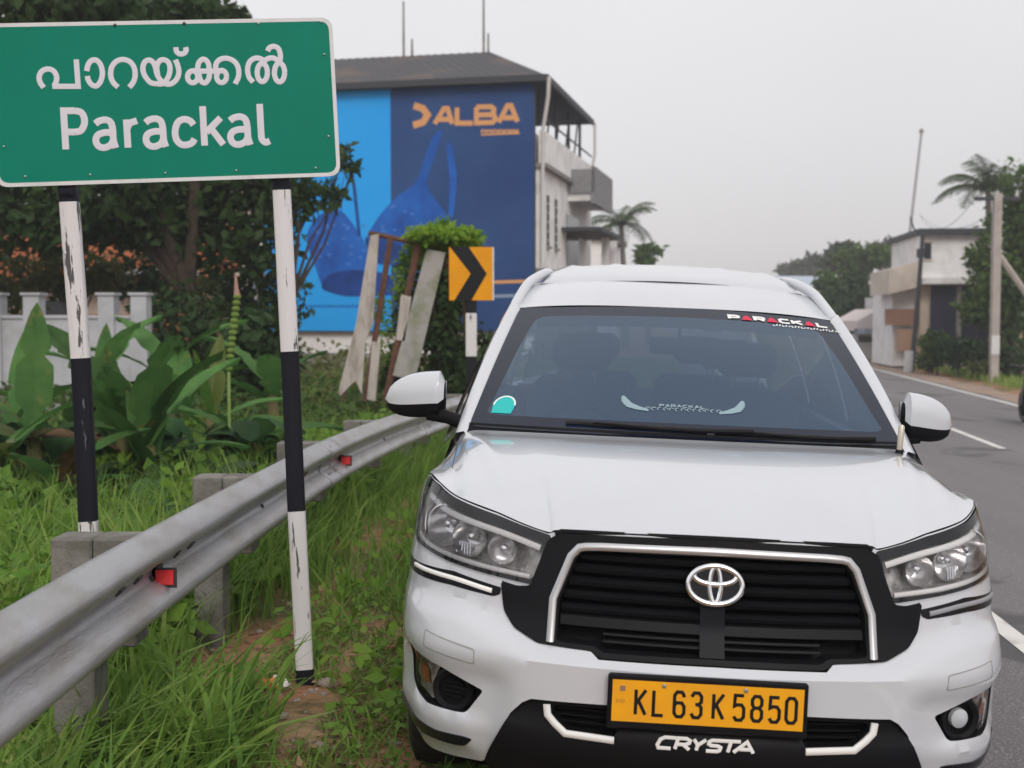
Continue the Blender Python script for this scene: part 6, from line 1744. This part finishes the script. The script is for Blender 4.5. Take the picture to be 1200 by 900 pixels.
        # mirror
        if s < 0: tip, inn, zc_, yc_ = 1.140, .905, 1.232, 1.44
        else: tip, inn, zc_, yc_ = 1.030, .838, 1.228, 1.44
        rows = []; n = 20
        for i, t in enumerate(np.linspace(0, 1, 13)):
            x = inn + (tip - inn) * t
            prof = math.sqrt(max(0, 1 - max(0, (t - .25) / .75) ** 2.6)) * (1 if t > .08 else (.80 + 2.5 * t))
            if t == 0: prof = .55
            hgt = .088 * prof + .001; dp = .062 * prof + .001
            cz = zc_ - .006 + .014 * (1 - t) - .018 * t * t
            row = []
            for k in range(n):
                a = 2 * math.pi * k / n
                cx, sx = math.cos(a), math.sin(a)
                row.append((s * x, yc_ + dp * math.copysign(abs(cx) ** .75, cx) + .03 * t, cz + hgt * math.copysign(abs(sx) ** .85, sx)))
            rows.append(row)
        Vv = [p for r in rows for p in r]; cap_f = []; low_f = []
        for i in range(12):
            for k in range(n):
                f = (i * n + k, i * n + (k + 1) % n, (i + 1) * n + (k + 1) % n, (i + 1) * n + k)
                if s > 0: f = f[::-1]
                (cap_f if k < n // 2 + 1 or k == n - 1 else low_f).append(f)
        low_f.append(tuple(range(n)) if s > 0 else tuple(range(n))[::-1])
        Vv = [(a_, b_, c_) for a_, b_, c_ in Vv]
        mir_ = mesh('side_mirror', Vv, low_f, black_plastic, car, 60)
        mesh('mirror_cap', Vv, cap_f, paint, mir_, 60)
        mb = MB(); mb.tube([(s * (inn + .06), yc_ + .0, zc_ - .068), (s * (inn - .02), yc_ - .01, zc_ - .082), (s * .82, yc_ - .04, zc_ - .10)], [.030, .026, .028], 10); mb.build('mirror_arm', black_plastic, mir_, 50)
        mb = MB(); mb.box(min(s * inn, s * (tip - .05)), max(s * inn, s * (tip - .05)), yc_ + .055, yc_ + .066, zc_ - .06, zc_ + .055); mb.build('mirror_glass', chrome, mir_)
        # wheels
        for y in (.92, 3.67):
            wm_ = Matrix.Translation((s * .79, y, .345)) @ Matrix.Rotation(R_(90 * s), 4, 'Y')
            mb = MB(); mb.lathe([(.20, -.10), (.30, -.108), (.337, -.09), (.345, -.05), (.345, .05), (.337, .09), (.30, .108), (.20, .10)], 40, wm_, cap=False)
            wh = mb.build('wheel', rubber, car, 40)
            mb = MB(); mb.lathe([(.21, .098), (.20, .085), (.19, .03), (.06, .06), (.0005, .062)], 30, wm_, cap=False)
            for k in range(5):
                a = R_(72 * k)
                q = wm_ @ Matrix.Rotation(a, 4, 'Z')
                mb.box(.04, .20, -.025, .025, .055, .092, q, bev=.008)
            mb.build('rim', alloy, wh, 40)
            # wheel-arch liner
            P = [[(s * x, y + .40 * math.cos(t), .345 + .40 * math.sin(t)) for x in (.50, .88)] for t in np.linspace(R_(-8), R_(188), 18)]
            grid_mesh('arch_liner', P, dark_void, car, 40)
    # rear end
    rp = [[(x, 4.72 - .10 * (x / .8) ** 4 - (.0 if z < 1.0 else (z - 1.0) * .28), z) for x in np.linspace(-.78, .78, 17)] for z in np.linspace(.34, 1.12, 8)]
    grid_mesh('tailgate', rp, paint, car, 40)
    P = [[(x * (.76 - .1 * k), 4.69 - .20 * k, 1.12 + .42 * k) for x in np.linspace(-1, 1, 9)] for k in np.linspace(0, 1, 4)]
    grid_mesh('rear_window', P, sglass, car, 40)
    P = [[(x, 4.49 - k * .1, 1.54 + k * .14) for x in np.linspace(-.66, .66, 9)] for k in (0, 1)]
    grid_mesh('rear_header', P, paint, car, 40)
    for s in (-1, 1):
        mb = MB(); mb.box(min(s * .62, s * .84), max(s * .62, s * .84), 4.55, 4.72, .90, 1.10, bev=.02); mb.build('tail_lamp', lampred, car)
        P = [[(s * (.70 + .12 * (1 - k)) + s * w_, 4.69 - .18 * k, 1.10 + .44 * k) for w_ in (0, .07)] for k in (0, .5, 1)]
        grid_mesh('rear_pillar', P, paint, car, 40)
    mb = MB(); mb.box(-.78, .78, 4.60, 4.76, .32, .60, bev=.03); mb.build('rear_bumper', paint, car)
    mb = MB(); mb.box(-.86, .86, 1.35, 4.5, .20, .30); mb.box(-.48, .48, .28, 1.35, .24, .34); mb.build('underbody', dark_void, car)
    # front underside blocks the view below the bumper
    P = [[Sf(u, .25, -.03), Sf(u, .25, -.25)] for u in np.linspace(-1.05, 1.05, 31)]
    grid_mesh('splash_guard', P, dark_void, car, 40)
    # --- cabin
    mb = MB(); mb.box(-.76, .76, 1.26, 1.62, .72, 1.02, bev=.04); mb.box(-.76, .76, 1.16, 1.40, .9, 1.10, bev=.03); mb.box(-.74, -.10, 1.38, 1.60, .98, 1.09, bev=.03)
    dash = mb.build('dashboard', trimgrey, car)
    mb = MB()
    for s in (-1, 1): mb.box(min(s * .80, s * .83), max(s * .80, s * .83), 1.36, 4.5, .3, 1.07)
    mb.box(-.8, .8, 1.36, 4.5, .30, .34); mb.box(-.78, .78, 1.14, 1.18, .3, 1.06)
    mb.build('cabin_lining', trimgrey, car)
    rows = [[(x, y, roofz(y) - .035 - .10 * (abs(x) / .66) ** 3) for x in np.linspace(-.64, .64, 13)] for y in np.linspace(2.02, 4.4, 8)]
    grid_mesh('headliner', rows, linermat, car, 40)
    for x, y in ((-.38, 2.30), (.38, 2.30), (-.38, 3.15), (.38, 3.15), (-.30, 3.85), (.30, 3.85)):
        mb = MB(); M = Matrix.Translation((x, y, 0))
        mb.box(-.25, .25, -.48, .02, .55, .72, M, bev=.05)
        mb.box(-.25, .25, -.06, .10, .65, 1.26, M @ Matrix.Rotation(R_(-8), 4, 'X'), bev=.05)
        st_ = mb.build('seat', seatmat, car, 50)
        mb = MB(); mb.box(-.14, .14, .02, .12, 1.31, 1.47, M @ Matrix.Translation((0, .12, 0)), bev=.04); mb.build('headrest', seatmat, st_, 50)
        mb = MB()
        for q in (-.06, .06): mb.tube([(x + q, y + .19, 1.22), (x + q, y + .19, 1.34)], .006, 6)
        mb.build('headrest_post', chrome, st_)
    mb = MB(); c = Vector((-.38, 1.78, 1.03))
    M = Matrix.Translation(c) @ Matrix.Rotation(R_(-65), 4, 'X')
    mb.tube([M @ Vector((.185 * math.cos(t), .185 * math.sin(t), 0)) for t in np.linspace(0, 2 * math.pi, 33)], .016, 8, cap=False)
    mb.lathe([(.07, -.02), (.06, .02), (.0005, .025)], 16, M, cap=False); mb.box(-.18, .18, -.02, .02, -.01, .01, M)
    mb.build('steering_wheel', gloss_black, car, 50)
    mb = MB(); M = Matrix.Translation(Wf(.02, .80, -.09)); mb.box(-.12, .12, -.012, .012, -.035, .035, M, bev=.01); mb.tube([Wf(.02, .87, -.02), Wf(.02, .82, -.09)], .008, 6)
    mb.build('rear_view_mirror', black_plastic, car, 40)
    # small fender flag-pole lamp near the right windshield corner
    mb = MB(); b0 = Vector((.742, 1.09, 1.118)); mb.tube([b0, b0 + Vector((0, .0, .02))], [.016, .012], 10); mb.build('parking_pole', black_plastic, car, 40)
    mb = MB(); mb.tube([b0 + Vector((.0, 0, .015)), b0 + Vector((.003, 0, .10)), b0 + Vector((.004, 0, .108))], [.010, .011, .006], 10); mb.build('pole_tip', material('pole_tip', (.55, .50, .42), .3, metal=.4), car, 40)
    return car
car = build_car()

# ================================================================== light haze in the air
hm = bpy.data.materials.new('haze'); hm.use_nodes = True
nt = hm.node_tree; nt.nodes.clear()
o_ = nt.nodes.new('ShaderNodeOutputMaterial'); v_ = nt.nodes.new('ShaderNodeVolumePrincipled')
v_.inputs['Color'].default_value = (.80, .82, .88, 1); v_.inputs['Density'].default_value = .0014; v_.inputs['Anisotropy'].default_value = .1
nt.links.new(v_.outputs[0], o_.inputs['Volume'])
mb = MB(); mb.box(-540, 640, -25, 1260, -2.2, 14.5); hz = mb.build('haze', hm); tag(hz, kind='stuff')
scene.cycles.volume_bounces = 1
